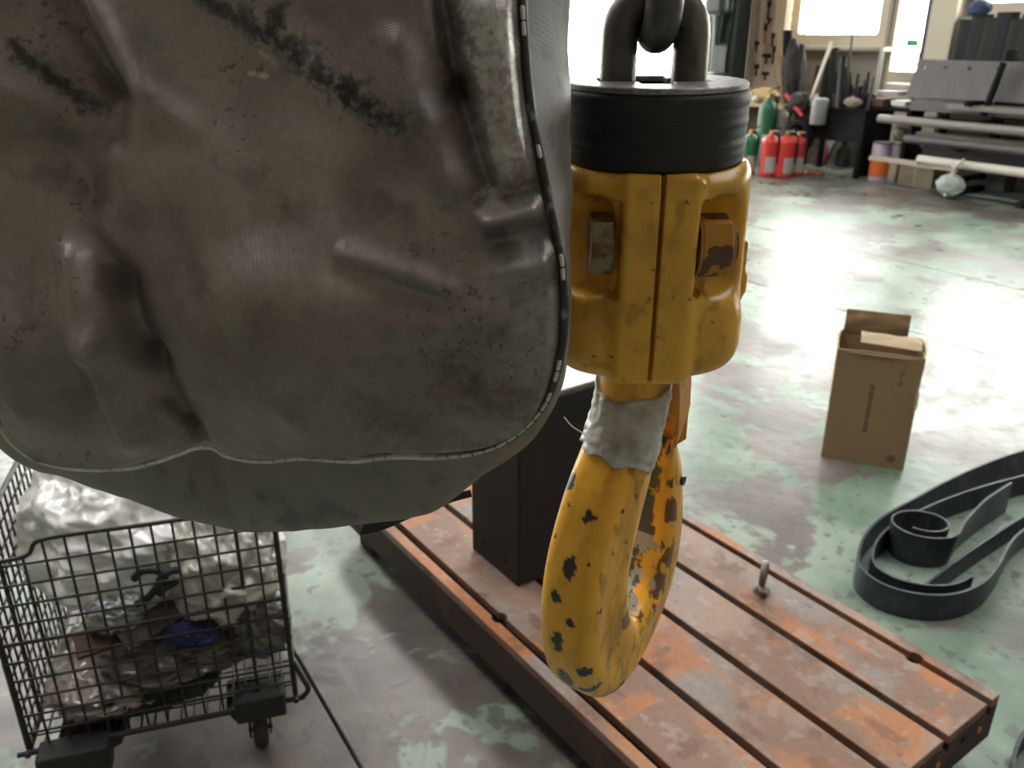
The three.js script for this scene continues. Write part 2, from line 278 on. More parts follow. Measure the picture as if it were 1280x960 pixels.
  const nut = part('bolt_nut', metricUV(hex(.0315, .0175), .05, .1, .3), nutPaint, block); nut.position.set(.0245, YB, ZB);
  part('washer', cyl(.0175, .0175, .0018, 28).rotateZ(Math.PI / 2), nutPaint, nut).position.set(-.0006, 0, 0);
  part('bolt_end', cyl(.0105, .0105, .008, 24).rotateZ(Math.PI / 2), nutPaint, nut).position.set(.0175, 0, 0);
  const zinc = new THREE.MeshStandardMaterial({ roughness: .5, metalness: .2, map: texture(128, 128, (u, v) => mc([.33, .30, .19], [.17, .10, .04], ss(.5, .7, pfbm(u, v, 5, 17, 4)))) });
  const head = part('bolt_head', metricUV(hex(.031, .013), .05, .6, .2), zinc, block); head.position.set(-.0375, YB + .001, ZB - .001);
  // neck, hook, tape, latch: the hook hangs turned away from us
  const hk = new THREE.Group(); hk.name = 'swivel_hook'; hk.position.set(0, HB, 0); hk.rotation.set(0, 56 * Math.PI / 180, -.02, 'ZYX'); hk.scale.setScalar(1.12); block.add(hk);
  part('neck_collar', lathe([[.001, .006], [.026, .006], [.027, .002], [.027, -.003], [.0235, -.006], [.02, -.008]], 40), M(.25, .115, .018, .5), hk);
  // centre line: u, v, half width in the plane of the hook, half thickness
  const L = [[0, .01, .0215, .0215], [-.002, -.03, .021, .021], [-.014, -.062, .0225, .0215], [-.032, -.092, .0240, .022], [-.045, -.125, .0255, .0225], [-.046, -.160, .0270, .023], [-.035, -.194, .0290, .0235], [-.011, -.216, .0300, .0235], [.018, -.212, .029, .023], [.042, -.193, .0255, .0215], [.0545, -.164, .0215, .020], [.0575, -.132, .0175, .0175], [.055, -.104, .0135, .015], [.051, -.086, .0095, .012]];
  const fine = []; { const cv = new THREE.CatmullRomCurve3(L.map(p => V(p[0], p[1], 0))), ra = new THREE.CatmullRomCurve3(L.map(p => V(p[2], p[3], 0))); for (let i = 0; i <= 90; i++) { const p = cv.getPoint(i / 90), q = ra.getPoint(i / 90); fine.push([p.x, p.y, q.x, q.y]); } }
  const near = (u, v) => { let best = 1e9, r = null; for (let i = 0; i < fine.length - 1; i++) { const [ax, ay, aa, ab] = fine[i], [bx, by, ba, bb] = fine[i + 1], dx = bx - ax, dy = by - ay, t = clamp(((u - ax) * dx + (v - ay) * dy) / (dx * dx + dy * dy)), ex = u - ax - t * dx, ey = v - ay - t * dy, D = ex * ex + ey * ey; if (D < best) { best = D; const a = mix(aa, ba, t), b = mix(ab, bb, t), sd = dx * ey - dy * ex; r = [Math.sqrt(D), a, b, (i + t) / 90, sd > 0 ? 1 : -1]; } } return r; };
  const TS = .0012, TX = 150, TY = 240, tab = new Float32Array(TX * TY * 5);        // distances to the centre line, tabulated in the plane of the hook
  for (let j = 0; j < TY; j++) for (let i = 0; i < TX; i++) tab.set(near(-.09 + i * TS, -.255 + j * TS), (j * TX + i) * 5);
  const look = (u, v) => { const x = clamp((u + .09) / TS, 0, TX - 1.01), y = clamp((v + .255) / TS, 0, TY - 1.01), i = Math.floor(x), j = Math.floor(y), fx = x - i, fy = y - j, o = (j * TX + i) * 5, q = k => mix(mix(tab[o + k], tab[o + 5 + k], fx), mix(tab[o + TX * 5 + k], tab[o + TX * 5 + 5 + k], fx), fy); return [q(0), q(1), q(2), q(3), q(4)]; };
  const hookF = (u, v, w) => {
    const [D, a, b, t, side] = look(u, v), q = D / a, waist = 1 - .13 * Math.exp(-Math.pow((q * side + .1) / .42, 2)) * ss(.2, .3, t) * (1 - ss(.62, .72, t));
    const e = 2 + 2.0 * ss(.1, .26, t), bb = b * 1.02 * waist * (side > 0 ? 1 : 1 - .22 * Math.min(q, 1.2));
    const s = Math.pow(Math.pow(q, e) + Math.pow(Math.abs(w) / bb, e), 1 / e);
    return (s - 1) * Math.min(a, bb) * .8;
  };
  const hookColour = (u, v, w) => {
    const [D, a, b, t, side] = look(u, v), q = D / a * side;
    const d = ss(-.1, .4, fbm3(u * 45 + 3, v * 22, w * 60, 4)), f = ss(.02, .28, fbm3(u * 120, v * 45 + 9, w * 160, 3));
    let c = mc([.88, .46, .04], [.62, .30, .028], d * .8); c = mc(c, [.19, .085, .015], f * .6 * (Math.abs(q) < .7 ? 1 : .3)); c = mc(c, [.36, .18, .035], .5 * ss(.6, .3, Math.abs(q + .05)) * ss(-.3, .2, fbm3(u * 60, v * 16, w * 60 + 2, 3)));
    // worn saddle on the inside of the throat
    const grind = fbm3(u * 70, v * 40, w * 90 + 4, 4), inner = side < 0 ? 1 : 0;
    return [c, q, t, grind, w, b];
  };
  const sideSign = near(-.1, -.16)[4];       // sign of the outer side of the curve
  const spots = [[.30, .2, .010, .006], [.335, .02, .006, .005], [.36, .35, .005, .004], [.395, .1, .012, .006], [.43, .55, .006, .006], [.455, .15, .016, .008], [.47, .5, .006, .010], [.505, .25, .010, .006], [.535, .6, .012, .006], [.555, .05, .016, .012], [.24, .3, .006, .006], [.21, -.3, .009, .006], [.58, .5, .009, .006]];
  const paintHook = (x, y, z) => {
    let [c, q, t, grind, w, b] = hookColour(x, y, z); const out = q * sideSign, wob = .35 * n3(x * 240, y * 240, z * 240) + .2 * n3(x * 600, y * 600, z * 600);
    if (out < -.35 && t > .4) { const e = grind * .8 + .32 - Math.abs(w / b + .1) * .75; if (t > .48 && t < .82 ? e > -.12 : e > .04) { c = t > .48 && t < .8 && grind > -.12 ? [.32, .31, .28] : [.05, .05, .052]; if (fbm3(x * 160, y * 160, z * 160, 2) > .2) c = [.45, .24, .03]; } else if (e > -.02 || (Math.abs(w) > b * .75 && grind > .02)) c = [.16, .07, .025]; }
    if (out > .3) for (const [st, sw, rt, rw] of spots) { const dt = (t - st) * .55 / (rt * .75), dw = (w - (sw - .15) * b * 1.5) / (rw * .75); if (dt * dt + dw * dw < .8 + wob * 2) c = chipC; }
    const ch = fbm3(x * 110 + 5, y * 80, z * 110 + 17, 3); if (ch > .36 && t > .2) c = chipC;
    return c;
  };
  part('hook', cast(hookF, [-.085, -.25, -.03], [.085, .008, .03], .0013, paintHook), castPaint, hk);
  // grey tape round the neck, torn at its lower end
  const tapeF = (u, v, w) => {
    const ang = Math.atan2(w, u), cr2 = .0013 * Math.abs(n3(ang * 2.2, v * 95, 3)) + .0006 * n3(ang * 5, v * 220 + u * 60, 8);
    const h = hookF(u, v, w) - .0016 - cr2, up = -.019 - .004 * n3(ang * 1.3, 4, 1) + u * .25, lo = -.058 - .010 * n3(ang * 1.6, 9, 2) - .016 * Math.max(0, 1 - Math.abs(ang - 2.2) / .5) - u * .1;
    return Math.max(h, v - up, lo - v);
  };
  const tapeMat = new THREE.MeshStandardMaterial({ vertexColors: true, roughness: .42 });
  part('tape_wrap', cast(tapeF, [-.06, -.1, -.03], [.04, .0, .03], .0011, (x, y, z) => { const d = ss(-.1, .35, fbm3(x * 60, y * 60, z * 60, 4)); return mc([.52, .51, .48], [.33, .32, .29], d); }), tapeMat, hk);
  // safety latch: a pressed channel from the neck to the tip of the hook
  const latchMat = new THREE.MeshStandardMaterial({ vertexColors: true, roughness: .45 });
  const latchF = (u, v, w) => {
    const t = clamp((-.006 - v) / .085), c = mix(.036, .052, t) + .006 * Math.sin(t * 2.6), plate = Math.max(Math.abs(u - c) - .0016, Math.abs(w) - mix(.019, .0165, t), v + .002, -.088 - v + Math.pow(Math.abs(w) / .015, 2) * .008);
    const flank = Math.max(Math.abs(Math.abs(w) - mix(.0185, .016, t)) - .0017, Math.abs(u - c + .0085) - .0095, v + .002, -.052 - v - (c - u) * 1.4);
    return Math.min(plate, flank);
  };
  part('safety_latch', cast(latchF, [.012, -.097, -.023], [.072, .002, .023], .0009, (x, y, z) => mc([.58, .25, .025], [.34, .135, .02], ss(-.1, .3, fbm3(x * 70, y * 70, z * 70, 4)))), latchMat, hk);
  part('latch_pin', cyl(.0032, .0032, .041, 14).rotateX(Math.PI / 2).translate(.0235, -.010, 0), steelDark, hk);
  part('latch_rivet', cyl(.0035, .003, .003, 14).rotateX(Math.PI / 2).translate(.0585, -.112, .0165), steelDark, hk);
  part('tape_thread', tube([V(-.020, -.050, .008), V(-.026, -.051, -.006), V(-.024, -.049, -.026), V(-.021, -.046, -.034)], .0005, 20, 5), M(.5, .48, .42, .6), hk);
}
{ // chain: one link stands in the block, the next hangs edge-on in it
  const t = thing('load_chain', 'dark steel load chain, its last link standing upright in the black rubber ring', 'chain', V(AX.x, AX.y + .003, AX.z));
  const chainMat = new THREE.MeshStandardMaterial({ roughness: .45, metalness: .55, map: texture(256, 256, (u, v) => { const n = pfbm(u, v, 8, 3, 5), w = ss(.56, .7, pfbm(u, v, 5, 29, 5)); return mc(mc([.075, .07, .064], [.15, .14, .128], n), [.28, .26, .2], w * .5); }) });
  const link = (pitch, half, wire) => { const pts = []; for (let i = 0; i <= 16; i++) pts.push(V(half * Math.cos(i / 16 * Math.PI), pitch / 2 + half * Math.sin(i / 16 * Math.PI), 0)); for (let i = 0; i <= 16; i++) pts.push(V(-half * Math.cos(i / 16 * Math.PI), -pitch / 2 - half * Math.sin(i / 16 * Math.PI), 0)); return new THREE.TubeGeometry(new THREE.CatmullRomCurve3(pts, true, 'centripetal'), 96, wire, 18, true); };
  const g = link(.033, .0205, .0103), step = .0542;
  for (let i = 0; i < 10; i++) { const m = part('link', g, chainMat, t); m.position.y = .0075 + i * step; m.rotation.y = (i % 2) * Math.PI / 2 + .03; }
}
// ---------- grey vinyl chain bag, close to the camera ----------
{
  const ZF = -.385;
  // the bag leans back above its belly and rounds off towards the bottom seam
  const zAt = y => ZF - .19 * Math.max(0, Math.min(y, 1.68) - 1.375) * ss(1.36, 1.44, y) - .016 * ss(1.375, 1.28, y);
  const P = (x, y, back = 0) => { let z = ZF; for (let i = 0; i < 6; i++) z = zAt(onZ(x, y, z - back).y); return onZ(x, y, z - back); };
  // seam of the front panel (left side, bottom, right side) and, paired with it, the outline of the bulging side strip
  const pairs = [[-36, -560, -54, -560], [-34, -250, -52, -250], [-30, 100, -48, 100], [-24, 300, -42, 300], [-14, 470, -27, 480], [12, 543, 6, 547], [45, 570, 41, 573], [80, 580, 79, 587], [130, 584, 150, 612], [180, 579, 210, 636], [222, 565, 258, 651], [256, 555, 300, 659], [288, 567, 330, 662], [330, 573, 370, 660], [390, 568, 420, 655], [440, 573, 480, 649], [505, 568, 540, 637], [548, 569, 585, 606], [590, 565, 608, 586], [622, 555, 636, 568], [655, 534, 664, 545], [681, 503, 686, 512], [697, 460, 702, 474], [705, 400, 711, 412], [701, 320, 713, 325], [690, 270, 713, 270], [676, 200, 713, 200], [664, 140, 713, 140], [656, 60, 713, 60], [650, -60, 713, -60], [644, -250, 713, -250], [640, -560, 713, -560]];
  const seam = new THREE.CatmullRomCurve3(pairs.map(p => P(p[0], p[1])), false, 'centripetal');
  const rim = new THREE.CatmullRomCurve3(pairs.map(p => P(p[2], p[3], .042)), false, 'centripetal');
  const NP = pairs.length - 1, cornerL = 6, cornerR = 20;
  const F = (list) => list.map(([x0, y0, x1, y1, w, a]) => { const p = P(x0, y0), q = P(x1, y1), s = .385 / FOCAL * 1.02; return [p.x, p.y, q.x, q.y, w * s, a * .001]; });
  const folds = F([[100, 320, 125, 420, 26, 4.5], [125, 420, 170, 540, 24, 4], [112, 290, 160, 350, 21, -3.5], [160, 350, 195, 440, 22, -4.6], [195, 440, 240, 525, 20, -3.8], [240, 525, 268, 556, 13, -2.2], [205, 500, 255, 552, 10, 1.5],
    [330, 380, 360, 460, 120, 7], [30, 430, 60, 520, 55, 4], [80, 190, 110, 230, 38, -4.5], [85, 0, 150, 110, 17, -3.5], [150, 110, 152, 170, 18, -2.5], [108, -40, 172, 105, 15, 3], [0, 110, 90, 150, 30, 2.5], [200, 120, 240, 150, 16, 1.6], [170, 230, 300, 210, 60, 2], [300, 300, 420, 260, 40, -1.6],
    [270, 0, 400, 90, 20, 1.4], [400, 90, 540, 150, 20, 1.4], [500, 60, 556, 215, 24, 2.6], [558, 215, 640, 300, 26, 1.8], [545, -40, 575, 110, 13, -3.4], [575, 110, 609, 222, 12, -3.8], [612, 20, 625, 190, 34, 4.2], [600, 245, 690, 232, 13, -2.6], [608, 272, 685, 250, 12, 2.6], [620, 300, 692, 288, 16, -3.2], [625, 335, 695, 318, 14, 2.4], [640, 370, 695, 350, 12, -1.4],
    [440, 308, 560, 352, 13, 1.9], [430, 330, 560, 376, 16, -1.4], [380, 180, 420, 420, 50, 2], [300, 60, 330, 260, 30, -1.6], [480, 230, 520, 250, 14, 1.5], [520, 400, 640, 380, 40, 1.6], [560, 450, 660, 470, 26, -2], [620, 430, 680, 420, 16, 1.5], [20, 300, 70, 330, 40, -2], [560, 500, 620, 520, 24, 1.4], [450, 480, 470, 560, 30, -1.6], [380, 500, 400, 560, 28, 1.6], [640, 400, 600, 480, 14, 1], [100, 480, 60, 560, 18, -1.2], [200, 300, 260, 420, 22, 1.2], [230, 270, 300, 420, 16, -1.1]]);
  const bump = (x, y) => {
    let s = 0; for (const [x0, y0, x1, y1, w, a] of folds) { const dx = x1 - x0, dy = y1 - y0, l = dx * dx + dy * dy, t = ((x - x0) * dx + (y - y0) * dy) / l, c = clamp(t), ex = x - x0 - c * dx, ey = y - y0 - c * dy; s += 2.4 * a * Math.exp(-(ex * ex + ey * ey) / (w * w)); }
    const a = x * .8 + (y - EYE) * .6, b = -x * .6 + (y - EYE) * .8; s += .0026 * fbm3(a * 26, b * 11, 3, 3) + 0.0011 * fbm3(a * 70, b * 34, 8, 3);
    return s;
  };
  const bag = thing('chain_bag', 'large grey vinyl chain bag with stitched white seam hanging before the camera', 'bag', V(0, 0, 0));
  const c0 = P(-20, 580), c1 = P(713, -250); bag.position.set((c0.x + c1.x) / 2, c0.y, ZF);
  const off = bag.position;
  const vinylColour = texture(1024, 1024, (u, v) => {
    // u, v: metres on the panel, scaled to 0..1 over 0.36 m
    const n = pfbm(u, v, 6, 3, 6), g = pfbm(u, v, 26, 33, 4), sp = pfbm(u, v, 150, 53, 2);
    let c = mc([.225, .190, .173], [.315, .275, .254], ss(.35, .65, n)); c = mc(c, [.19, .15, .117], ss(.5, .72, pfbm(u + .31, v, 4, 83, 5)) * .55);
    c = mc(c, [.11, .105, .10], ss(.58, .76, g) * .35); c = mc(c, [.05, .048, .045], ss(.73, .8, sp) * ss(.5, .7, pfbm(u, v, 9, 101, 3)) * .6);
    const x = c0.x + u * .36, y = c0.y + v * .36;
    const r = pfbm(u, v, 90, 7, 4, .75), r2 = pfbm(u, v, 20, 37, 3);
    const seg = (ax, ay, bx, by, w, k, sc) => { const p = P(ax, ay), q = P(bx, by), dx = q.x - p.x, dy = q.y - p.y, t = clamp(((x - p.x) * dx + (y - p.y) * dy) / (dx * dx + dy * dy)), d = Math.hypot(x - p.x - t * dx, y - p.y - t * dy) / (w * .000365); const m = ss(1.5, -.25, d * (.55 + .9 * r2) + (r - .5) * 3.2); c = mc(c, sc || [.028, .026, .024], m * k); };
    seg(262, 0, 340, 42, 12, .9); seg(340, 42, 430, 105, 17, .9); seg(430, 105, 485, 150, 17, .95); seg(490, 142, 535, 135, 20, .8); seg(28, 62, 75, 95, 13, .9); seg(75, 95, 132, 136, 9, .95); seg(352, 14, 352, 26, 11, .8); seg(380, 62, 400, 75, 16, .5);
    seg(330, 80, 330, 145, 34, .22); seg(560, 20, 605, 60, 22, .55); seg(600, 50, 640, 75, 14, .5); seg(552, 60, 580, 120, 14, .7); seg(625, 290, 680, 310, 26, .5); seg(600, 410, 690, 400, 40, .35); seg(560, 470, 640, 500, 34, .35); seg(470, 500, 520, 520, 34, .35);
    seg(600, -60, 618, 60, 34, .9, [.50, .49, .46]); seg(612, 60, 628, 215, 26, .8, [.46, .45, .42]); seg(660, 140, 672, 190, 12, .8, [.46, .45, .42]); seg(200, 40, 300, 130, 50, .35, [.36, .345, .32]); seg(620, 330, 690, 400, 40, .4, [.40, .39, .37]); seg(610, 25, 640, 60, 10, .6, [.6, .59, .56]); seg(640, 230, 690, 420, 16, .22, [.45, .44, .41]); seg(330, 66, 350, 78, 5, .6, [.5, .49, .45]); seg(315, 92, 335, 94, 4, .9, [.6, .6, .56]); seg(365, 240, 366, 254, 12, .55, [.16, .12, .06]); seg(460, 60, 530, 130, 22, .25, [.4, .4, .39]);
    const k = .88 + .24 * pfbm(u, v, 200, 67, 2); return [c[0] * k, c[1] * k, c[2] * k];
  });
  const weave = texture(1024, 1024, (u, v) => { const a = Math.sin((u * 170 + v * 40) * 6.2832) * .5 + .5, b = Math.sin((v * 300 - u * 60) * 6.2832) * .5 + .5; return .3 * a * b + .35 * b * pfbm(u, v, 30, 5, 3) + .45 * pfbm(u, v, 60, 15, 4); }, false);
  const vinyl = new THREE.MeshPhysicalMaterial({ map: vinylColour, roughness: .44, metalness: .38, bumpMap: weave, bumpScale: .00028, clearcoat: .15, clearcoatRoughness: .4 });
  const uvOf = p => [(p.x + off.x - c0.x) / .36, (p.y + off.y - c0.y) / .36];
  // front panel: a patch between the three seam stretches and the top edge
  const sl = t => seam.getPoint(t * cornerL / NP), sb = t => seam.getPoint((cornerL + t * (cornerR - cornerL)) / NP), srr = t => seam.getPoint((NP - t * (NP - cornerR)) / NP);
  const A = sl(0), B = srr(0), C = sl(1), D = srr(1);
  const edgeFade = (u, v) => ss(0, .035, u) * ss(0, .035, 1 - u) * ss(0, .045, 1 - v);
  const frontPoint = (u, v) => {
    const p = V(), l = sl(v), r = srr(v), b = sb(u), t = A.clone().lerp(B, u);
    for (const k of ['x', 'y']) p[k] = mix(l[k], r[k], u) + mix(t[k], b[k], v) - mix(mix(A[k], B[k], u), mix(C[k], D[k], u), v);
    const e = edgeFade(u, v); p.z = zAt(p.y) + e * (.006 + bump(p.x, p.y)) + (1 - e) * bump(p.x, p.y) * .35; return p.sub(off);
  };
  part('front_panel', grid(260, 260, frontPoint, (u, v, p) => uvOf(p)), vinyl, bag);
  // side strip: from the seam over its bulge to the back
  const side = grid(320, 22, (t, s) => {
    const a = seam.getPoint(t), m = rim.getPoint(t), zb = bump(a.x, a.y) * .35, c = V(mix(a.x, m.x, .35), mix(a.y, m.y, .35), a.z - .098);
    a.z += zb; const q = s < .5 ? s * 2 : (s - .5) * 2, p = V();
    if (s < .5) { p.lerpVectors(a, m, Math.sin(q * Math.PI / 2)); p.z = mix(a.z, m.z, 1 - Math.cos(q * Math.PI / 2) * (1 - .35 * q) ); p.z = mix(a.z, m.z, q); }
    else { p.lerpVectors(m, c, 1 - Math.cos(q * Math.PI / 2)); p.z = mix(m.z, c.z, q); }
    const k = Math.sin(s * Math.PI), w = k * .0016 * n3(t * 26, s * 2.4, 5) + k * .0008 * n3(t * 70, s * 5, 2); p.x += w; p.y += w; return p.sub(off);
  }, (t, s, p) => [t * 3.1, s * .36 + .2]);
  const under = new THREE.MeshPhysicalMaterial({ roughness: .5, bumpMap: weave, bumpScale: .0003, map: texture(512, 512, (u, v) => { let c = mc([.15, .132, .122], [.21, .188, .176], pfbm(u, v, 5, 3, 5)); c = mc(c, [.13, .09, .065], ss(.52, .75, pfbm(u, v, 7, 13, 4)) * .6); return mc(c, [.06, .055, .05], ss(.55, .75, pfbm(u, v, 20, 23, 4)) * .6); }) });
  part('side_strip', side, under, bag);
  part('back_panel', grid(40, 40, (u, v) => { const p = frontPoint(1 - u, v).add(off); const q = V(mix(p.x, bag.position.x, -.04), p.y - .008, zAt(p.y) - .098); return q.sub(off); }, (u, v, p) => uvOf(p)), under, bag);
  // bound seam with its stitches
  const pts = []; for (let i = 0; i <= 300; i++) { const p = seam.getPoint(i / 300); p.z += bump(p.x, p.y) * .35 + .0008 + .0003 * n3(i * .5, 1, 1); pts.push(p.sub(off)); }
  const pipe = new THREE.TubeGeometry(new THREE.CatmullRomCurve3(pts), 600, .0023, 8, false);
  part('piping', pipe, new THREE.MeshStandardMaterial({ roughness: .5, map: texture(1024, 16, (u, v) => { const n = pfbm(u, v * .02, 128, 3, 4); const k = ss(.57, .63, u); return mc(mc([.34, .33, .31], [.66, .65, .61], ss(.42, .62, n)), mc([.035, .034, .033], [.26, .255, .245], ss(.66, .76, n)), k); }) }), bag);
  const curve = new THREE.CatmullRomCurve3(pts), thread = M(.68, .67, .63, .6), st = new THREE.CapsuleGeometry(.0010, .0042, 3, 6);
  const len = curve.getLength();
  for (let s = .0; s < len; s += .0066) {
    const u = s / len, p = curve.getPointAt(u), d = curve.getTangentAt(u), px = u * NP; if (u < .26 || (u > .66 && Math.floor(u * 97) % 5 !== 0)) continue;
    const m = part('stitch', st, thread, bag); m.position.copy(p).add(V(0, .0002, .0021)); m.quaternion.setFromUnitVectors(V(0, 1, 0), d);
  }
  // dark loose corner of lining under the bag
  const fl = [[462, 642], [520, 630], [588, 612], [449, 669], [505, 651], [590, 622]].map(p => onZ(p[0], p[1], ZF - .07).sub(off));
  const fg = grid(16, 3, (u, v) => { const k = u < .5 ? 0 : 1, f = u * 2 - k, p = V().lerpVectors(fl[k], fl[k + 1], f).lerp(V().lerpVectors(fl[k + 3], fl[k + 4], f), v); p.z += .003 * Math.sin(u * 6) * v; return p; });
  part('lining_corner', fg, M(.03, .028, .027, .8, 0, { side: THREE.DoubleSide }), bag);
}
// ---------- slotted steel table, steel block, eye bolt ----------
const PD = V(.5808, 0, .8141).normalize(), PN = V(-PD.z, 0, PD.x);           // along the table, and across it towards us
const PTURN = Math.atan2(-PD.z, PD.x);                                       // turns local x onto PD; local z then runs along PN
const CORNER = onY(1250, 868, .2), PLEN = 1.68, PWID = .76, PTOP = .2;
const plateAt = (a, y, b) => V(CORNER.x - PD.x * a + PN.x * b, y, CORNER.z - PD.z * a + PN.z * b);    // a back from the near end, b across from the far edge
{
  const rust = texture(1024, 1024, (u, v) => {
    const n = pfbm(u, v, 5, 3, 6), o = pfbm(u * .5, v, 8, 23, 6), g = pfbm(u, v, 4, 43, 5), f = pfbm(u, v, 110, 63, 2);
    let c = mc([.22, .12, .08], [.32, .205, .15], ss(.35, .65, n)); c = mc(c, [.24, .215, .20], ss(.49, .66, g) * .8); c = mc(c, [.40, .145, .045], ss(.52, .66, o) * .85); c = mc(c, [.12, .06, .04], ss(.62, .75, pfbm(u, v, 14, 83, 5)) * .6); c = mc(c, [.42, .41, .40], ss(.58, .74, pfbm(u, v, 34, 93, 5)) * .22);
    const k = .78 + .2 * f; return [c[0] * k, c[1] * k, c[2] * k];
  });
  const rough = texture(512, 512, (u, v) => .38 + .35 * pfbm(u, v, 6, 43, 5), false);
  const topMat = new THREE.MeshStandardMaterial({ map: rust, roughnessMap: rough, roughness: 1, metalness: .25 });
  const sideMat = new THREE.MeshStandardMaterial({ roughness: .75, map: texture(512, 512, (u, v) => mc(mc([.030, .021, .016], [.062, .036, .025], pfbm(u, v, 6, 3, 5)), [.095, .045, .026], ss(.55, .75, pfbm(u, v, 12, 13, 4)) * .6)) });
  const t = thing('slotted_table', 'long rusty brown steel clamping table with parallel dark slots lying on the floor', 'table', plateAt(PLEN / 2, 0, PWID / 2), PTURN);
  const slots = [.04, .21, .38, .55, .72], hw = .010, th = .022, deep = .062, x0 = -PLEN / 2, zz = b => b - PWID / 2;
  const edges = [0, ...slots.flatMap(s => [s - hw, s + hw]), PWID], bottom = .085;
  // body: one casting with the wide lower part of each T-slot left open
  const s = new THREE.Shape(); s.moveTo(zz(.0), bottom); s.lineTo(zz(PWID), bottom); s.lineTo(zz(PWID), PTOP - th);
  for (const c of [...slots].reverse()) { const ww = c < .1 || c > .7 ? .017 : .019; s.lineTo(zz(c + ww), PTOP - th); s.lineTo(zz(c + ww), PTOP - th - .024); s.lineTo(zz(c - ww), PTOP - th - .024); s.lineTo(zz(c - ww), PTOP - th); }
  s.lineTo(zz(0), PTOP - th); s.closePath();
  const body = new THREE.ExtrudeGeometry(s, { depth: PLEN, bevelEnabled: false }).rotateY(Math.PI / 2).scale(1, 1, -1).translate(x0, 0, 0); { const i = body.index; body.deleteAttribute('normal'); const p = body.attributes.position; for (let k = 0; k < p.count; k += 3) { const a = [p.getX(k), p.getY(k), p.getZ(k)]; p.setXYZ(k, p.getX(k + 1), p.getY(k + 1), p.getZ(k + 1)); p.setXYZ(k + 1, ...a); } body.computeVertexNormals(); }
  part('table_body', metricUV(body, .6), sideMat, t);
  // the six flats between the slots, with the round places where nuts are let in
  const notch = { 0: [.17, 1.13], 4: [.83, .16] };
  for (let i = 0; i < 6; i++) {
    const b0 = edges[i * 2], b1 = edges[i * 2 + 1], sh = new THREE.Shape(), r = .019; sh.moveTo(0, b0);
    const arcs = (idx, b, dir, list) => { for (const a of list) { const k = Math.acos(hw / r), o = dir * hw; sh.lineTo(a - r * Math.sin(k), b); for (let q = 1; q < 8; q++) { const ang = -k + 2 * k * q / 8; sh.lineTo(a + r * Math.sin(ang), b + dir * (r * Math.cos(ang) - hw)); } sh.lineTo(a + r * Math.sin(k), b); } };
    if (i > 0 && notch[i - 1]) { const l = [...notch[i - 1]].sort((p, q) => p - q); arcs(i, b0, 1, l); } sh.lineTo(PLEN, b0); sh.lineTo(PLEN, b1);
    if (notch[i]) { const l = [...notch[i]].sort((p, q) => p - q); const pts = []; for (const a of l) { const k = Math.acos(hw / r); pts.push([a - r * Math.sin(k), b1]); for (let q = 1; q < 8; q++) { const ang = -k + 2 * k * q / 8; pts.push([a + r * Math.sin(ang), b1 - (r * Math.cos(ang) - hw)]); } pts.push([a + r * Math.sin(k), b1]); } pts.reverse().forEach(p => sh.lineTo(...p)); }
    sh.lineTo(0, b1); sh.closePath();
    // shape x = distance from the near end, y = across; local x = PLEN/2 - distance
    const g = new THREE.ExtrudeGeometry(sh, { depth: th - .003, bevelEnabled: true, bevelSize: .0015, bevelThickness: .0015, bevelOffset: -.0015, bevelSegments: 1 }).rotateX(Math.PI / 2).rotateY(0);
    // rotateX(90): (x, y, z) -> (x, -z, y); turn round so that distances run backwards
    g.translate(0, PTOP - .0015, 0); const p = g.attributes.position; for (let k = 0; k < p.count; k++) p.setX(k, PLEN / 2 - p.getX(k)); for (let k = 0; k < p.count; k++) p.setZ(k, p.getZ(k) - PWID / 2);
    const ix = g.index; if (ix) for (let k = 0; k < ix.count; k += 3) { const a = ix.getX(k); ix.setX(k, ix.getX(k + 1)); ix.setX(k + 1, a); } else for (let k = 0; k < p.count; k += 3) { const a = [p.getX(k), p.getY(k), p.getZ(k)]; p.setXYZ(k, p.getX(k + 1), p.getY(k + 1), p.getZ(k + 1)); p.setXYZ(k + 1, ...a); }
    g.deleteAttribute('normal'); const gg = metricUV(g, .9, .13 * i, .37 * i); gg.computeVertexNormals(); part('slot_flat', gg, topMat, t);
  }
  for (const b of [.13, .30, .47, .63]) part('bolt_hole', cyl(.008, .008, .004, 16).rotateZ(Math.PI / 2), M(.012, .01, .009, .9), t).position.set(PLEN / 2, .150, zz(b));
  for (const b of [.055, .215, .39]) part('rust_plug', cyl(.007, .008, .006, 12).rotateZ(Math.PI / 2), M(.50, .20, .05, .8), t).position.set(PLEN / 2, .138, zz(b + .008));
  for (const a of [-.72, .0, .72]) for (const b of [-.3, .3]) part('foot', rbox(.09, bottom, .09, .006, a, bottom / 2, b), sideMat, t);
  // dark steel block standing on the table
  const corner = onY(648, 735, PTOP), bl = thing('steel_block', 'large dark steel block standing on the slotted table behind the hook', 'block', V(corner.x, PTOP, corner.z), PTURN);
  const blockMat = new THREE.MeshStandardMaterial({ roughness: .8, metalness: .0, map: texture(256, 256, (u, v) => mc([.010, .009, .008], [.024, .020, .017], pfbm(u, v, 6, 3, 5))) });
  const bh = .50, bw = .215, bd = .36, q = new THREE.Shape([[.0, 0], [bw, 0], [bw, bh], [0, bh]].map(p => new THREE.Vector2(...p)));
  part('block_body', metricUV(new RoundedBoxGeometry(bw, bh, bd, 2, .006).translate(-bw / 2, bh / 2, -bd / 2), .4), blockMat, bl);
  for (const [x, y] of [[-.06, .05], [-.155, .05], [-.06, .42], [-.155, .42]]) part('bolt_hole', cyl(.009, .009, .004, 16).rotateX(Math.PI / 2), M(.006, .006, .006, .9), bl).position.set(x, y, 0);
  part('top_edge', rbox(bw - .012, .012, bd - .012, .003, -bw / 2, bh + .004, -bd / 2), M(.32, .30, .28, .35, .4), bl);
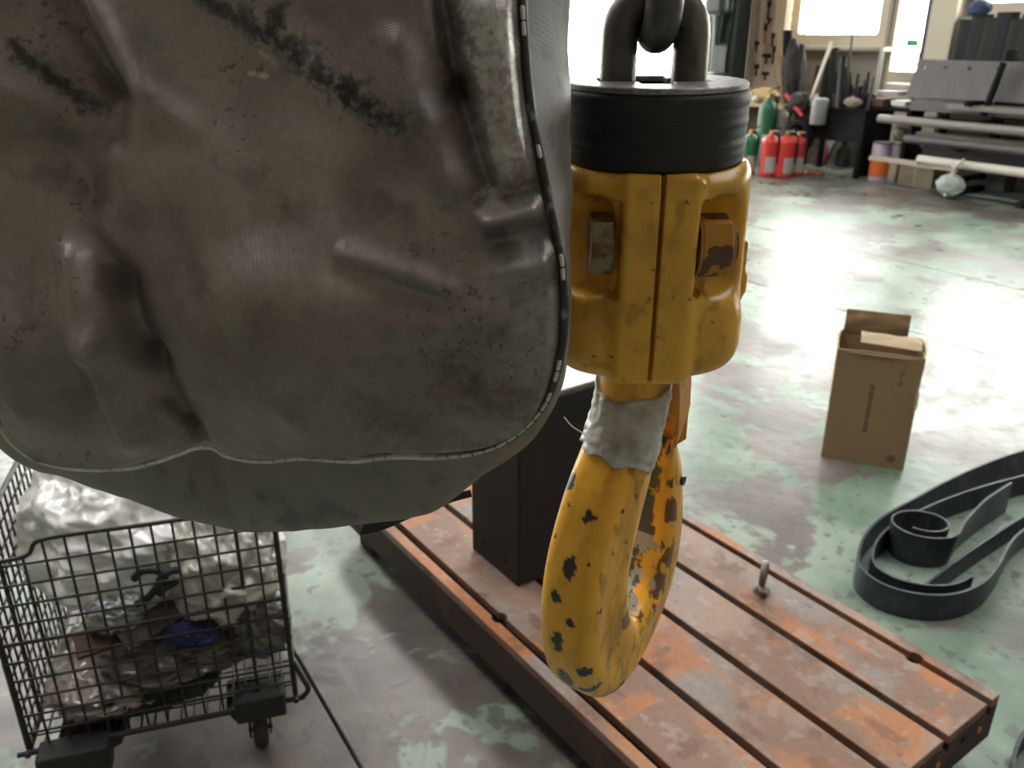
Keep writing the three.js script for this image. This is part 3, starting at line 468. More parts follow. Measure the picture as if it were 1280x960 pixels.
  // eye bolt on a washer on the far flat
  const sp = onY(952, 739, PTOP), stud = thing('eye_bolt', 'small rusty steel eye bolt standing upright on the slotted table', 'bolt', V(sp.x, PTOP, sp.z), 1.15);
  const rusty = new THREE.MeshStandardMaterial({ roughness: .5, metalness: .35, map: texture(128, 128, (u, v) => mc([.10, .075, .062], [.24, .20, .18], pfbm(u, v, 6, 3, 4))) });
  part('washer', lathe([[.0085, 0], [.0215, 0], [.0215, .003], [.019, .004], [.0085, .004]], 24), rusty, stud);
  part('collar', lathe([[.0001, .004], [.018, .004], [.0195, .007], [.018, .012], [.011, .018], [.0001, .02]], 24), rusty, stud);
  part('eye', new THREE.TorusGeometry(.0255, .0085, 14, 36).translate(0, .053, 0), rusty, stud);
  part('nut', rbox(.022, .016, .02, .003, -.021, .012, .006), rusty, stud);
}
// ---------- cardboard box ----------
{
  const a = onY(1026, 571), b = onY(1129, 588), dx = V().subVectors(b, a), w = dx.length(), turn = Math.atan2(-dx.z, dx.x);
  const card = (more) => new THREE.MeshStandardMaterial({ roughness: .85, ...more }), tan = [.335, .225, .125];
  const kraft = card({ map: texture(256, 256, (u, v) => { const n = pfbm(u, v * 4, 16, 3, 4); return mc([.30, .20, .108], [.37, .25, .142], n); }) });
  const printed = card({ map: texture(512, 768, (u, v) => {
    let c = mc([.30, .20, .108], [.37, .25, .142], pfbm(u, v * 4, 16, 3, 4)); const ink = [.06, .042, .028], U = u * 100, H = v * 100;
    if (U > 44.5 && U < 50 && H > 29 && H < 72) { const k = Math.floor((H - 29) / 2.7); if ((H - 29) % 2.7 < 2.1 && pnoise(U * 1.1, H * 1.7, 400, 3) > .28) c = mc(c, ink, .85); }
    if (U > 76 && U < 80.5 && H > 73 && H < 89) if (pnoise(U * .9, H * .8, 400, 5) > .45) c = mc(c, ink, .65);
    const r = Math.hypot((U - 83) * .68, H - 8.5); if (r < 3.4 && !(r > 1.6 && r < 2.2)) c = mc(c, ink, .8); return c;
  }, true, THREE.ClampToEdgeWrapping) });
  const sideP = card({ map: texture(128, 512, (u, v) => { let c = mc([.31, .21, .115], [.37, .25, .142], pfbm(u, v * 4, 16, 3, 4)); if (u > .35 && u < .62 && v > .2 && v < .85 && pnoise(u * 14, v * 60, 128, 9) > .5) c = mc(c, [.13, .10, .07], .5); return c; }, true, THREE.ClampToEdgeWrapping) });
  const inside = M(.27, .175, .095, .9), bright = M(.52, .40, .26, .8), d = .235, h = .44, th = .005;
  const t = thing('cardboard_box', 'tall open brown cardboard box with printed front standing on the floor', 'box', a, turn);
  const panel = (name, w0, h0, mat, bow) => grid(14, 14, (u, v) => V(u * w0, v * h0, bow * Math.sin(Math.PI * u) * v), (u, v) => [u, v]);
  const thick = (g, back = th) => { const p = g.attributes.position, n = p.count, m = 15, pos = [], idx = [], uv = [], gu = g.attributes.uv; for (let i = 0; i < n; i++) { pos.push(p.getX(i), p.getY(i), p.getZ(i)); uv.push(gu.getX(i), gu.getY(i)); } for (let i = 0; i < n; i++) { pos.push(p.getX(i), p.getY(i), p.getZ(i) - back); uv.push(gu.getX(i), gu.getY(i)); } const gi = g.index.array; for (let i = 0; i < gi.length; i += 3) { idx.push(gi[i], gi[i + 2], gi[i + 1]); idx.push(gi[i] + n, gi[i + 1] + n, gi[i + 2] + n); } const ring = []; for (let i = 0; i < m; i++) ring.push(i); for (let j = 1; j < m; j++) ring.push(j * m + m - 1); for (let i = m - 2; i >= 0; i--) ring.push((m - 1) * m + i); for (let j = m - 2; j > 0; j--) ring.push(j * m); ring.forEach((r, i) => { const s = ring[(i + 1) % ring.length]; idx.push(r, s, r + n, s, s + n, r + n); }); const o = new THREE.BufferGeometry(); o.setAttribute('position', new THREE.Float32BufferAttribute(pos, 3)); o.setAttribute('uv', new THREE.Float32BufferAttribute(uv, 2)); o.setIndex(idx); const f = o.toNonIndexed(); f.computeVertexNormals(); return f; };
  part('front_panel', thick(panel('f', w, h, 0, -.012)), printed, t);
  part('back_panel', thick(panel('b', w, h, 0, 0)), kraft, t).position.z = -d;
  const r = part('side_panel', thick(panel('s', d, h, 0, .010)), sideP, t); r.rotation.y = Math.PI / 2; r.position.set(w, 0, 0);
  const l = part('side_panel', thick(panel('s', d, h, 0, .004)), kraft, t); l.rotation.y = -Math.PI / 2; l.position.set(0, 0, -d);
  part('bottom_panel', box(w - .01, .005, d - .01, w / 2, .003, -d / 2), inside, t);
  const flap = (name, fw, fh, mat, x, y, z, rx, ry, rz) => { const m = part(name, thick(grid(14, 14, (u, v) => V(u * fw, v * fh, .012 * Math.sin(v * 2.2) * (1 + .6 * n3(u * 3, v * 2, fw * 9)))), .004), mat, t); m.position.set(x, y, z); m.rotation.set(rx, ry, rz); return m; };
  flap('flap', w * .78, .085, inside, .012, h - .002, -d + .004, -.25, 0, 0);
  flap('flap', d * .86, .11, bright, w - .004, h + .002, -.02, -1.75, Math.PI / 2, -.0);
  flap('flap', w * .86, .10, kraft, .02, h - .006, -.006, -2.5, 0, 0);
  flap('torn_flap', w * .72, .075, bright, w * .26, h + .004, -.1, -1.42, .05, .02);
}
// ---------- black rubber belts ----------
{
  const beltMat = new THREE.MeshStandardMaterial({ roughness: .5, map: texture(256, 256, (u, v) => { const n = pfbm(u, v, 6, 3, 5), d = ss(.5, .7, pfbm(u, v, 12, 33, 4)); return mc(mc([.011, .016, .022], [.024, .032, .042], n), [.075, .078, .08], d * .4); }) });
  const ribbon = (pts, wid, th, n, lean = []) => {            // a flat belt standing on its edge along a path; lean tips its top sideways
    const c = new THREE.CatmullRomCurve3(pts, false, 'centripetal'), le = u => lean.length ? mix(lean[Math.min(lean.length - 1, Math.floor(u * (lean.length - 1)))], lean[Math.min(lean.length - 1, Math.floor(u * (lean.length - 1)) + 1)], u * (lean.length - 1) % 1) : 0;
    const prof = [[-.5, 0], [-.5, .06], [-.42, .08], [-.42, .92], [-.5, .94], [-.5, 1], [.5, 1], [.5, 0], [-.5, 0]];
    return grid(n, prof.length - 1, (u, v) => { const p = c.getPointAt(clamp(u, 0, 1)), d = c.getTangentAt(clamp(u, 0, 1)), s = V(-d.z, 0, d.x).normalize(), [a, b] = prof[Math.round(v * (prof.length - 1))], L = le(u); return p.add(s.multiplyScalar(a * th + b * wid * Math.sin(L))).add(V(0, b * wid * Math.cos(L), 0)); }, (u, v) => [u * 12, v]).toNonIndexed();
  };
  const sharp = g => { g.computeVertexNormals(); return g; };
  const H = .085, G = (x, y, h = H) => { const p = onY(x, y, h); p.y = .001; return p; };
  const c = onY(1180, 700, 0), t = thing('rubber_belt', 'looped black rubber belt lying coiled on its edge near the cardboard box', 'belt', V(c.x, 0, c.z));
  const rel = a => a.map(p => p.clone().sub(V(c.x, 0, c.z)));
  const outer = [[1520, 520], [1400, 545], [1290, 566], [1210, 592], [1150, 620], [1098, 650], [1076, 680], [1076, 708], [1100, 728], [1140, 741], [1188, 743], [1226, 730], [1248, 706], [1268, 670], [1310, 640], [1420, 600]];
  part('outer_loop', sharp(ribbon(rel(outer.map(p => G(...p))), H, .007, 160, [.75, .75, .7, .55, .3, .1, 0, 0, 0, 0, 0, .1, .25, .3])), beltMat, t);
  part('inner_loop', sharp(ribbon(rel([[1500, 545], [1290, 590], [1210, 612], [1150, 636], [1106, 662], [1092, 686], [1096, 706], [1122, 721], [1160, 729], [1192, 728], [1216, 718]].map(p => G(...p))), H * .93, .007, 120)), beltMat, t);
  part('inner_strand', sharp(ribbon(rel([[1158, 724], [1190, 700], [1230, 672], [1300, 630], [1420, 585]].map(p => G(...p))), H * .8, .007, 60)), beltMat, t);
  const cc = G(1150, 676, .05).sub(V(c.x, 0, c.z)), sp = []; for (let i = 0; i <= 46; i++) { const a = -i / 46 * 2.55 * Math.PI + 2.5, r = .046 + .026 * i / 46; sp.push(V(cc.x + r * 1.25 * Math.cos(a), .002, cc.z + r * Math.sin(a))); }
  const e = sp[46]; sp.push(V(e.x + .05, .002, e.z - .06), V(e.x + .16, .002, e.z - .16), V(e.x + .34, .002, e.z - .3));
  part('curled_end', sharp(ribbon(sp, .115, .007, 140, [.0, .06, .12, .16, .1, 0, 0])), beltMat, t);
  const c2 = onY(1300, 930, 0), t2 = thing('rubber_belt', 'black rubber belt at the lower right corner, its edge just showing', 'belt', V(c2.x, 0, c2.z));
  part('loop', sharp(ribbon([[1420, 850], [1330, 880], [1290, 905], [1272, 930], [1268, 962], [1285, 1000], [1340, 1030]].map(p => { const q = onY(p[0], p[1], .06); q.y = .001; return q.sub(V(c2.x, 0, c2.z)); }), .06, .008, 60)), beltMat, t2);
}
// ---------- wire basket on casters, with its load of plastic ----------
{
  const FL = V(-.985, 0, -1.315), FR = V(-.478, 0, -1.468), ex = V().subVectors(FR, FL), WID = ex.length(), turn = Math.atan2(-ex.z, ex.x);
  const Y0 = .148, Y1 = .628, DEP = .66, wire = M(.035, .03, .027, .5, .3), dark = M(.018, .017, .016, .6);
  const t = thing('basket_cart', 'dark wire mesh basket on casters filled with plastic film', 'cart', FL.clone(), turn);
  const at = (x, y, z) => V(x, y, z), unit = new THREE.CylinderGeometry(1, 1, 1, 6), up = V(0, 1, 0);
  const bar = (name, a, b, r, parent) => { const m = part(name, unit, wire, parent), d = V().subVectors(b, a); m.position.copy(a).lerp(b, .5); m.scale.set(r, d.length(), r); m.quaternion.setFromUnitVectors(up, d.normalize()); return m; };
  const group = n => { const g = new THREE.Group(); g.name = n; t.add(g); return g; };
  const H = Y1 - Y0;
  // front: x along, y up; the top left corner is stepped down
  const fp = group('front_panel'), nV = 14, nH = 11;
  const topOf = x => Y1 - .0 - (1 - ss(.075, .105, x)) * .032;
  for (let i = 1; i < nV; i++) { const x = WID * i / nV; bar('wire', at(x, Y0, 0), at(x, topOf(x), 0), i === 12 ? .0042 : .0027, fp); }
  for (let j = 1; j < nH; j++) { const y = Y0 + H * j / nH; if (y < Y1 - .035) bar('wire', at(0, y, .004), at(WID, y, .004), j === 6 ? .0042 : .0027, fp); }
  part('rim', tube([at(0, Y1 - .034, 0), at(.07, Y1 - .032, 0), at(.088, Y1 - .026, 0), at(.1, Y1 - .006, 0), at(.115, Y1, 0), at(.3, Y1, 0), at(WID, Y1, 0)], .0045, 60, 7), wire, fp);
  part('rim', rod(at(-.02, Y0, .01), at(WID + .02, Y0, .01), .0065), wire, fp);
  // the two sides, leaning out a little, and the back
  for (const [n, x] of [['side_panel', 0], ['side_panel', WID]]) {
    const g = group(n);
    for (let i = 1; i < 20; i++) { const z = -DEP * i / 20; bar('wire', at(x, Y0, z), at(x, Y1, z), .0025, g); }
    for (let j = 1; j < nH; j++) { const y = Y0 + H * j / nH; bar('wire', at(x, y, 0), at(x, y, -DEP), .0025, g); }
    bar('rim', at(x, Y1, x ? 0 : -.02), at(x, Y1, -DEP), .0055, g); bar('rim', at(x, Y0, .02), at(x, Y0, -DEP), .0065, g);
  }
  const bp = group('back_panel');
  for (let i = 1; i < nV; i++) { const x = WID * i / nV; bar('wire', at(x, Y0, -DEP), at(x, Y1, -DEP), .0022, bp); }
  for (let j = 1; j < nH; j++) { const y = Y0 + H * j / nH; bar('wire', at(0, y, -DEP), at(WID, y, -DEP), .0022, bp); }
  bar('rim', at(0, Y1, -DEP), at(WID, Y1, -DEP), .0055, bp); bar('rim', at(0, Y0, -DEP), at(WID, Y0, -DEP), .0065, bp);
  const bt = group('bottom_panel');
  for (let i = 1; i < 20; i++) { const x = WID * i / 20; bar('wire', at(x, Y0, 0), at(x, Y0, -DEP), .0022, bt); }
  for (let j = 1; j < 16; j++) { const z = -DEP * j / 16; bar('wire', at(0, Y0 - .004, z), at(WID, Y0 - .004, z), .0022, bt); }
  for (const [x, z] of [[0, 0], [WID, 0], [0, -DEP], [WID, -DEP]]) bar('corner_post', at(x, Y0 - .01, z), at(x, Y1 + (z === 0 && x === 0 ? -.034 : 0), z), .0065, t);
  part('bumper', tube([at(WID + .004, Y0 + .09, .002), at(WID + .02, Y0 + .05, .012), at(WID + .028, Y0 + .02, .014), at(WID + .012, Y0, .012)], .006, 20, 7), wire, t);
  for (const [x, z] of [[.11, -.05], [WID - .085, -.05], [.11, -DEP + .08], [WID - .085, -DEP + .08]]) {
    const c = group('caster'); c.position.set(x, 0, z);
    part('mount_plate', rbox(.125, .014, .10, .003, 0, Y0 - .012, 0), dark, c);
    const br = new THREE.Shape([[-.062, .118], [.062, .118], [.05, .092], [.03, .085], [-.03, .085], [-.05, .092]].map(p => new THREE.Vector2(...p)));
    part('bracket', new THREE.ExtrudeGeometry(br, { depth: .05, bevelEnabled: true, bevelSize: .002, bevelThickness: .002, bevelSegments: 1 }).translate(0, 0, -.025), dark, c);
    for (const s of [-1, 1]) part('fork', rbox(.004, .075, .035, .0015, s * .022, .068, .008), dark, c);
    part('wheel', lathe([[.008, -.015], [.036, -.015], [.040, -.012], [.0415, 0], [.040, .012], [.036, .015], [.008, .015]], 28).rotateZ(Math.PI / 2).translate(0, .0425, .012), M(.035, .035, .036, .6), c);
    part('axle', cyl(.005, .005, .052, 10).rotateZ(Math.PI / 2).translate(0, .0425, .012), wire, c);
  }
  // the front mesh carries a deep dark beam under each end
  part('beam', rbox(.135, .055, .06, .006, .085, Y0 - .02, .02), dark, t); part('beam', rbox(.105, .06, .06, .006, WID - .075, Y0 + .005, .0), dark, t);
  // ----- what lies in it -----
  const world = p => p.clone().applyAxisAngle(up, turn).add(FL);
  const crumple = (x, y, z, k) => { let s = 0, a = 1, f = k; for (let i = 0; i < 4; i++) { s += a * (1 - 2.4 * Math.abs(n3(x * f + i * 9, y * f, z * f))); a *= .52; f *= 2.1; } return s; };
  const blob = (rx, ry, rz, k, amp, nu = 120, nv = 80, e = 2.8) => grid(nu, nv, (u, v) => { const a = u * Math.PI * 2, b = v * Math.PI, n = V(Math.sin(b) * Math.cos(a), Math.cos(b), Math.sin(b) * Math.sin(a)); const s = 1 + amp * crumple(n.x + 5, n.y, n.z, k), q = Math.pow(Math.pow(Math.abs(n.x), e) + Math.pow(Math.abs(n.y), e) + Math.pow(Math.abs(n.z), e), -1 / e); return V(n.x * rx * s * q, n.y * ry * s * q, n.z * rz * s * q); });
  const film = (r, g, b, tr, ro) => new THREE.MeshPhysicalMaterial({ color: rgb(r, g, b), roughness: ro, transmission: tr, thickness: 0, side: THREE.DoubleSide, clearcoat: .8, clearcoatRoughness: .12 });
  const put = (name, geo, mat, label, cat, x, y, z, ry = 0) => single(name, geo, mat, label, cat, world(V(x, y, z)), turn + ry);
  const G0 = Y0 + .006;
  put('plastic_bag', blob(.25, .17, .23, 1.9, .13, 180, 120, 2.1), film(.93, .93, .91, .15, .3), 'large crumpled white plastic film bundle heaped in the wire basket', 'plastic bag', .265, G0 + .315, -.34);
  put('plastic_bag', blob(.11, .13, .15, 2.2, .13, 120, 80, 2.2), film(.72, .70, .64, .3, .34), 'cloudy plastic bag pressed against the right end of the basket front', 'plastic bag', WID - .115, G0 + .29, -.165);
  put('plastic_bag', blob(.12, .045, .14, 2.4, .12), film(.42, .36, .33, .25, .3), 'pinkish clear plastic bag lying low in the left front of the basket', 'plastic bag', .16, G0 + .052, -.16);
  put('plastic_bag', blob(.15, .055, .13, 2.6, .14), film(.20, .18, .165, .15, .32), 'dull grey plastic bag in the middle of the basket bottom', 'plastic bag', .30, G0 + .10, -.165, .3);
  put('rag', blob(.115, .035, .10, 2.5, .16, 70, 46), M(.022, .021, .023, .7), 'black crumpled rag on the basket floor behind the front mesh', 'rag', .245, G0 + .04, -.125, .2);
  put('rag', blob(.05, .02, .025, 2.7, .2, 50, 34), M(.02, .028, .14, .6), 'small dark blue rag behind the middle of the front mesh', 'rag', .335, G0 + .185, -.035, -.4);
  const strip = (l, w, wav, sd) => grid(40, 4, (u, v) => V((u - .5) * l, wav * n3(u * 4, sd, 1) + .003 * n3(u * 9, v * 3, sd), (v - .5) * w));
  put('yellow_strip', strip(.2, .035, .03, 3), M(.30, .225, .05, .6, 0, { side: THREE.DoubleSide }), 'dull yellow strip lying low at the right front of the basket', 'strip', .37, G0 + .075, -.06, .1);
  put('cardboard_scrap', new RoundedBoxGeometry(.085, .014, .05, 1, .003).rotateX(.5), M(.10, .055, .032, .8), 'small dark brown cardboard scrap behind the left front mesh', 'scrap', .155, G0 + .19, -.05, .25);
  put('foil_scrap', blob(.045, .03, .03, 2.9, .22, 60, 40), new THREE.MeshStandardMaterial({ color: rgb(.42, .42, .43), roughness: .3, metalness: .6 }), 'crumpled shiny film scrap beside the brown cardboard scrap', 'scrap', .195, G0 + .235, -.075);
  put('foil_scrap', blob(.045, .055, .035, 2.9, .22, 60, 40), new THREE.MeshStandardMaterial({ color: rgb(.20, .19, .185), roughness: .3, metalness: .4 }), 'crumpled dark shiny film scrap in the right front corner of the basket', 'scrap', WID - .05, G0 + .16, -.045);
  put('cardboard_scrap', new RoundedBoxGeometry(.15, .006, .06, 1, .002).rotateX(.35).rotateZ(.2), M(.055, .043, .036, .8), 'long dark scrap strip slanting behind the middle of the mesh', 'scrap', .27, G0 + .215, -.055, .5);
  put('scrap_sheet', grid(30, 30, (u, v) => V((u - .5) * .22, .02 * n3(u * 3, v * 3, 4) + .012 * n3(u * 8, v * 7, 2), (v - .5) * .16)), film(.16, .145, .13, .2, .35), 'dark film sheet under the cloudy plastic bag at the right', 'plastic sheet', WID - .13, G0 + .13, -.13, .2);
  const cord = [[-.055, .01, .004], [-.035, .03, .012], [-.01, .028, .014], [.004, .012, .014], [-.006, -.01, .014], [-.014, -.03, .012], [.0, -.016, .016], [.022, -.006, .014], [.035, .01, .01], [.02, .02, .012], [.0, .012, .016], [-.02, -.02, .012], [-.045, -.045, .008], [-.06, -.052, .004]].map(p => V(p[0], p[1], p[2]));
  put('black_cord', tube(cord, .008, 90, 7), M(.018, .018, .022, .6), 'tangled black cord lying on the white plastic film', 'cord', .30, G0 + .315, -.055);
}
// ---------- along the window wall, far from the camera ----------
const atWall = (px, py, w) => { const r = ray(px, py), a = W0.clone().addScaledVector(BN, w).sub(V(0, EYE, 0)), t = a.dot(BN) / r.dot(BN), p = r.multiplyScalar(t).add(V(0, EYE, 0)), q = p.clone().sub(W0); return [q.dot(BU), p.y]; };
const blackIron = new THREE.MeshPhysicalMaterial({ color: rgb(.010, .0095, .0095), roughness: .8, specularIntensity: .3 }), ironGrey = M(.05, .048, .048, .65, .2), red = M(.55, .035, .03, .4), green = M(.02, .12, .065, .4), brass = M(.42, .30, .12, .4, .5), paper = M(.42, .42, .40, .7), wood = M(.36, .27, .17, .8), paleWood = M(.62, .56, .46, .75);
const onFloor = (px, py) => onY(px, py, 0);
{ // fire extinguishers and gas bottles
  const make = (name, label, cat, body, top, h, r, grp) => {
    const t = thing(name, label, cat, V(0, 0, 0), TURN, grp);
    part('body', lathe([[.001, 0], [r * .92, 0], [r, .015], [r, h * .74], [r * .93, h * .80], [r * .6, h * .86], [r * .28, h * .89], [r * .28, h * .92]], 24), body, t);
    if (top) part('painted_shoulder', lathe([[r * 1.01, h * .42], [r * 1.012, h * .74], [r * .94, h * .802], [r * .61, h * .862], [r * .29, h * .892]], 24), top, t);
    part('label_plate', new THREE.CylinderGeometry(r * 1.012, r * 1.012, h * .34, 16, 1, true, .1, 1.7).translate(0, h * .27, 0), new THREE.MeshStandardMaterial({ color: rgb(.38, .37, .35), roughness: .6, side: THREE.DoubleSide }), t);
    part('valve', mergeGeometries([cyl(r * .22, r * .26, h * .07, 12, 0, h * .945, 0).toNonIndexed(), rbox(r * .9, h * .035, r * .35, .004, r * .2, h * .985, 0)].map(g => g.index ? g.toNonIndexed() : g)), brass, t);
    part('handle', rod(V(-r * .3, h * 1.0, 0), V(r * 1.1, h * 1.06, 0), .008, 6), blackIron, t);
    part('hose', tube([V(r * .2, h * .95, 0), V(r * 1.0, h * .92, .03), V(r * 1.2, h * .7, .03), V(r * 1.12, h * .3, .03)], .011, 20, 6), blackIron, t);
    return t;
  };
  const p = (t, px, py, turn) => { const q = onFloor(px, py); t.position.set(q.x, 0, q.z); t.rotation.y = TURN + turn; return t; };
  p(make('fire_extinguisher', 'red fire extinguisher second from the left of the row, beside the green-topped one', 'extinguisher', red, null, .50, .102), 959, 220, .2);
  p(make('fire_extinguisher', 'red fire extinguisher with a pale label, front one of the overlapping pair', 'extinguisher', red, null, .50, .105), 978, 221, .6);
  p(make('fire_extinguisher', 'red fire extinguisher at the right end of the row, half behind its neighbour', 'extinguisher', M(.50, .04, .035, .4), null, .48, .10), 993, 219, .3);
  p(make('fire_extinguisher', 'green-topped red extinguisher at the left end of the row by the hook block', 'extinguisher', red, green, .50, .085), 934, 218, .4);
  p(make('gas_bottle', 'taller green gas bottle with a brass valve behind the red extinguishers', 'gas bottle', green, null, .86, .105), 953, 207, .2);
  p(make('gas_bottle', 'grey gas bottle standing right of the green bottle behind the row', 'gas bottle', M(.20, .20, .19, .5), null, .72, .09), 972, 207, .1);
}
{ // tan tool board with tools, machine column
  const [u0] = atWall(936, 40, .5), [u1] = atWall(978, 40, .5), bw = u1 - u0;
  const t = thing('tool_board', 'tan wooden tool board hung with small dark tools beside the window', 'board', hall((u0 + u1) / 2, 0, .45), TURN);
  part('board', rbox(bw, 2.6, .05, .006, 0, 1.5, 0), new THREE.MeshStandardMaterial({ roughness: .8, map: texture(128, 256, (u, v) => mc([.33, .25, .17], [.17, .12, .08], ss(.4, .7, pfbm(u, v, 5, 3, 5)))) }), t);
  for (const s of [-1, 1]) part('post', rbox(.06, 2.8, .06, .006, s * bw * .45, 1.4, -.06), wood, t);
  part('base', rbox(bw * 1.05, .25, .3, .01, 0, .125, 0), wood, t);
  const tools = [[.0, 1.78, .06, .2], [.03, 1.64, .07, .07], [-.02, 1.5, .05, .22], [.12, 1.42, .05, .16], [-.14, 1.34, .08, .12], [.05, 1.19, .14, .12], [.16, 1.24, .05, .2], [-.1, 1.05, .07, .14], [.06, 0.98, .12, .1]];
  tools.forEach(([x, y, w, h], i) => { const g = thing('hand_tool', ['dark spanner at the top of the tan tool board', 'dark disc under the top spanner on the tool board', 'thin reddish-handled tool at mid height on the tool board', 'short dark tool right of the reddish handle on the board', 'dark pliers at the left edge of the tool board', 'dark round clamp low on the tool board', 'upright brown-handled tool at the right edge of the board', 'small dark tool at the lower left of the board', 'dark block-shaped tool at the bottom of the tool board'][i], 'tool', hall((u0 + u1) / 2 + x, y, .483), TURN); part('head', rbox(w, h * .4, .02, .006, 0, h * .3, 0), blackIron, g); part('handle', cyl(.012, .014, h * .7, 8, 0, -h * .2, 0), i === 2 ? M(.25, .06, .05, .6) : blackIron, g); });
  const c = thing('pedestal_machine', 'dark green pedestal machine standing at the edge of the bright doorway', 'machine', hall(atWall(913, 50, .7)[0], 0, .7), TURN);
  const mg = new THREE.MeshStandardMaterial({ roughness: .5, map: texture(128, 128, (u, v) => mc([.012, .022, .02], [.035, .05, .046], pfbm(u, v, 5, 3, 4))) });
  part('column', rbox(.36, 2.9, .34, .05, 0, 1.45, 0), mg, c); part('base', rbox(.42, .35, .45, .03, 0, .175, .02), mg, c); part('motor_housing', rbox(.34, .5, .3, .08, .0, 1.95, .22), mg, c); part('spindle', cyl(.07, .05, .4, 16, 0, 1.55, .24), mg, c); part('work_table', rbox(.40, .07, .4, .015, 0, .98, .25), mg, c); part('cable', tube([V(.18, 2.3, .16), V(.22, 1.7, .2), V(.16, 1.2, .2), V(.2, .8, .22)], .02, 30, 6), blackIron, c);
  // things heaped between them
  const heap = (px, py, w, geo, mat, name, label, cat) => { const [u, y] = atWall(px, py, w); return single(name, geo, mat, label, cat, hall(u, y, w), TURN); };
  const lump = (r, sx, sy, sz, sd) => { const g = new THREE.IcosahedronGeometry(r, 5), p = g.attributes.position; for (let i = 0; i < p.count; i++) { const x = p.getX(i), y = p.getY(i), z = p.getZ(i), k = 1 + .35 * fbm3(x / r * 1.3 + sd, y / r * 1.3, z / r * 1.3, 4); p.setXYZ(i, x * k * sx, y * k * sy, z * k * sz); } g.computeVertexNormals(); return g; };
  const bench = thing('side_bench', 'low tan bench behind the extinguishers under the tool board', 'bench', hall(atWall(955, 150, .95)[0], 0, .85), TURN);
  part('bench_top', rbox(.7, .05, .3, .008, 0, .66, 0), wood, bench); for (const s of [-1, 1]) part('leg', rbox(.05, .64, .26, .006, s * .3, .32, 0), M(.25, .19, .13, .8), bench);
  single('crumpled_sack', lump(.17, 1.4, .55, .7, 3), M(.40, .28, .13, .85), 'crumpled yellow-brown paper sack on the low tan bench', 'sack', hall(atWall(955, 120, .85)[0], .765, .85), TURN);
  single('white_ball_lamp', new THREE.SphereGeometry(.045, 20, 14), M(.75, .74, .7, .3), 'small shiny white bulb lying on the low bench beside the sack', 'bulb', hall(atWall(943, 140, .98)[0] - .02, .73, .96), TURN);
  // red and white notice on the wall
  const [nu, ny] = atWall(991, 8, .012);
  single('wall_notice', rbox(.16, .42, .008, .002), new THREE.MeshStandardMaterial({ roughness: .6, map: texture(64, 128, (u, v) => (v > .16 && v < .42 && Math.abs(u - .5) < .36 && pnoise(u * 7, v * 14, 64, 6) > .36) || (v > .62 && v < .8 && pnoise(u * 7, v * 14, 64, 8) > .45) ? [.55, .05, .06] : [.55, .52, .50], true, THREE.ClampToEdgeWrapping) }), 'narrow white wall notice printed in red, left of the bright window', 'notice', hall(nu, ny + .02, .01), TURN);
}
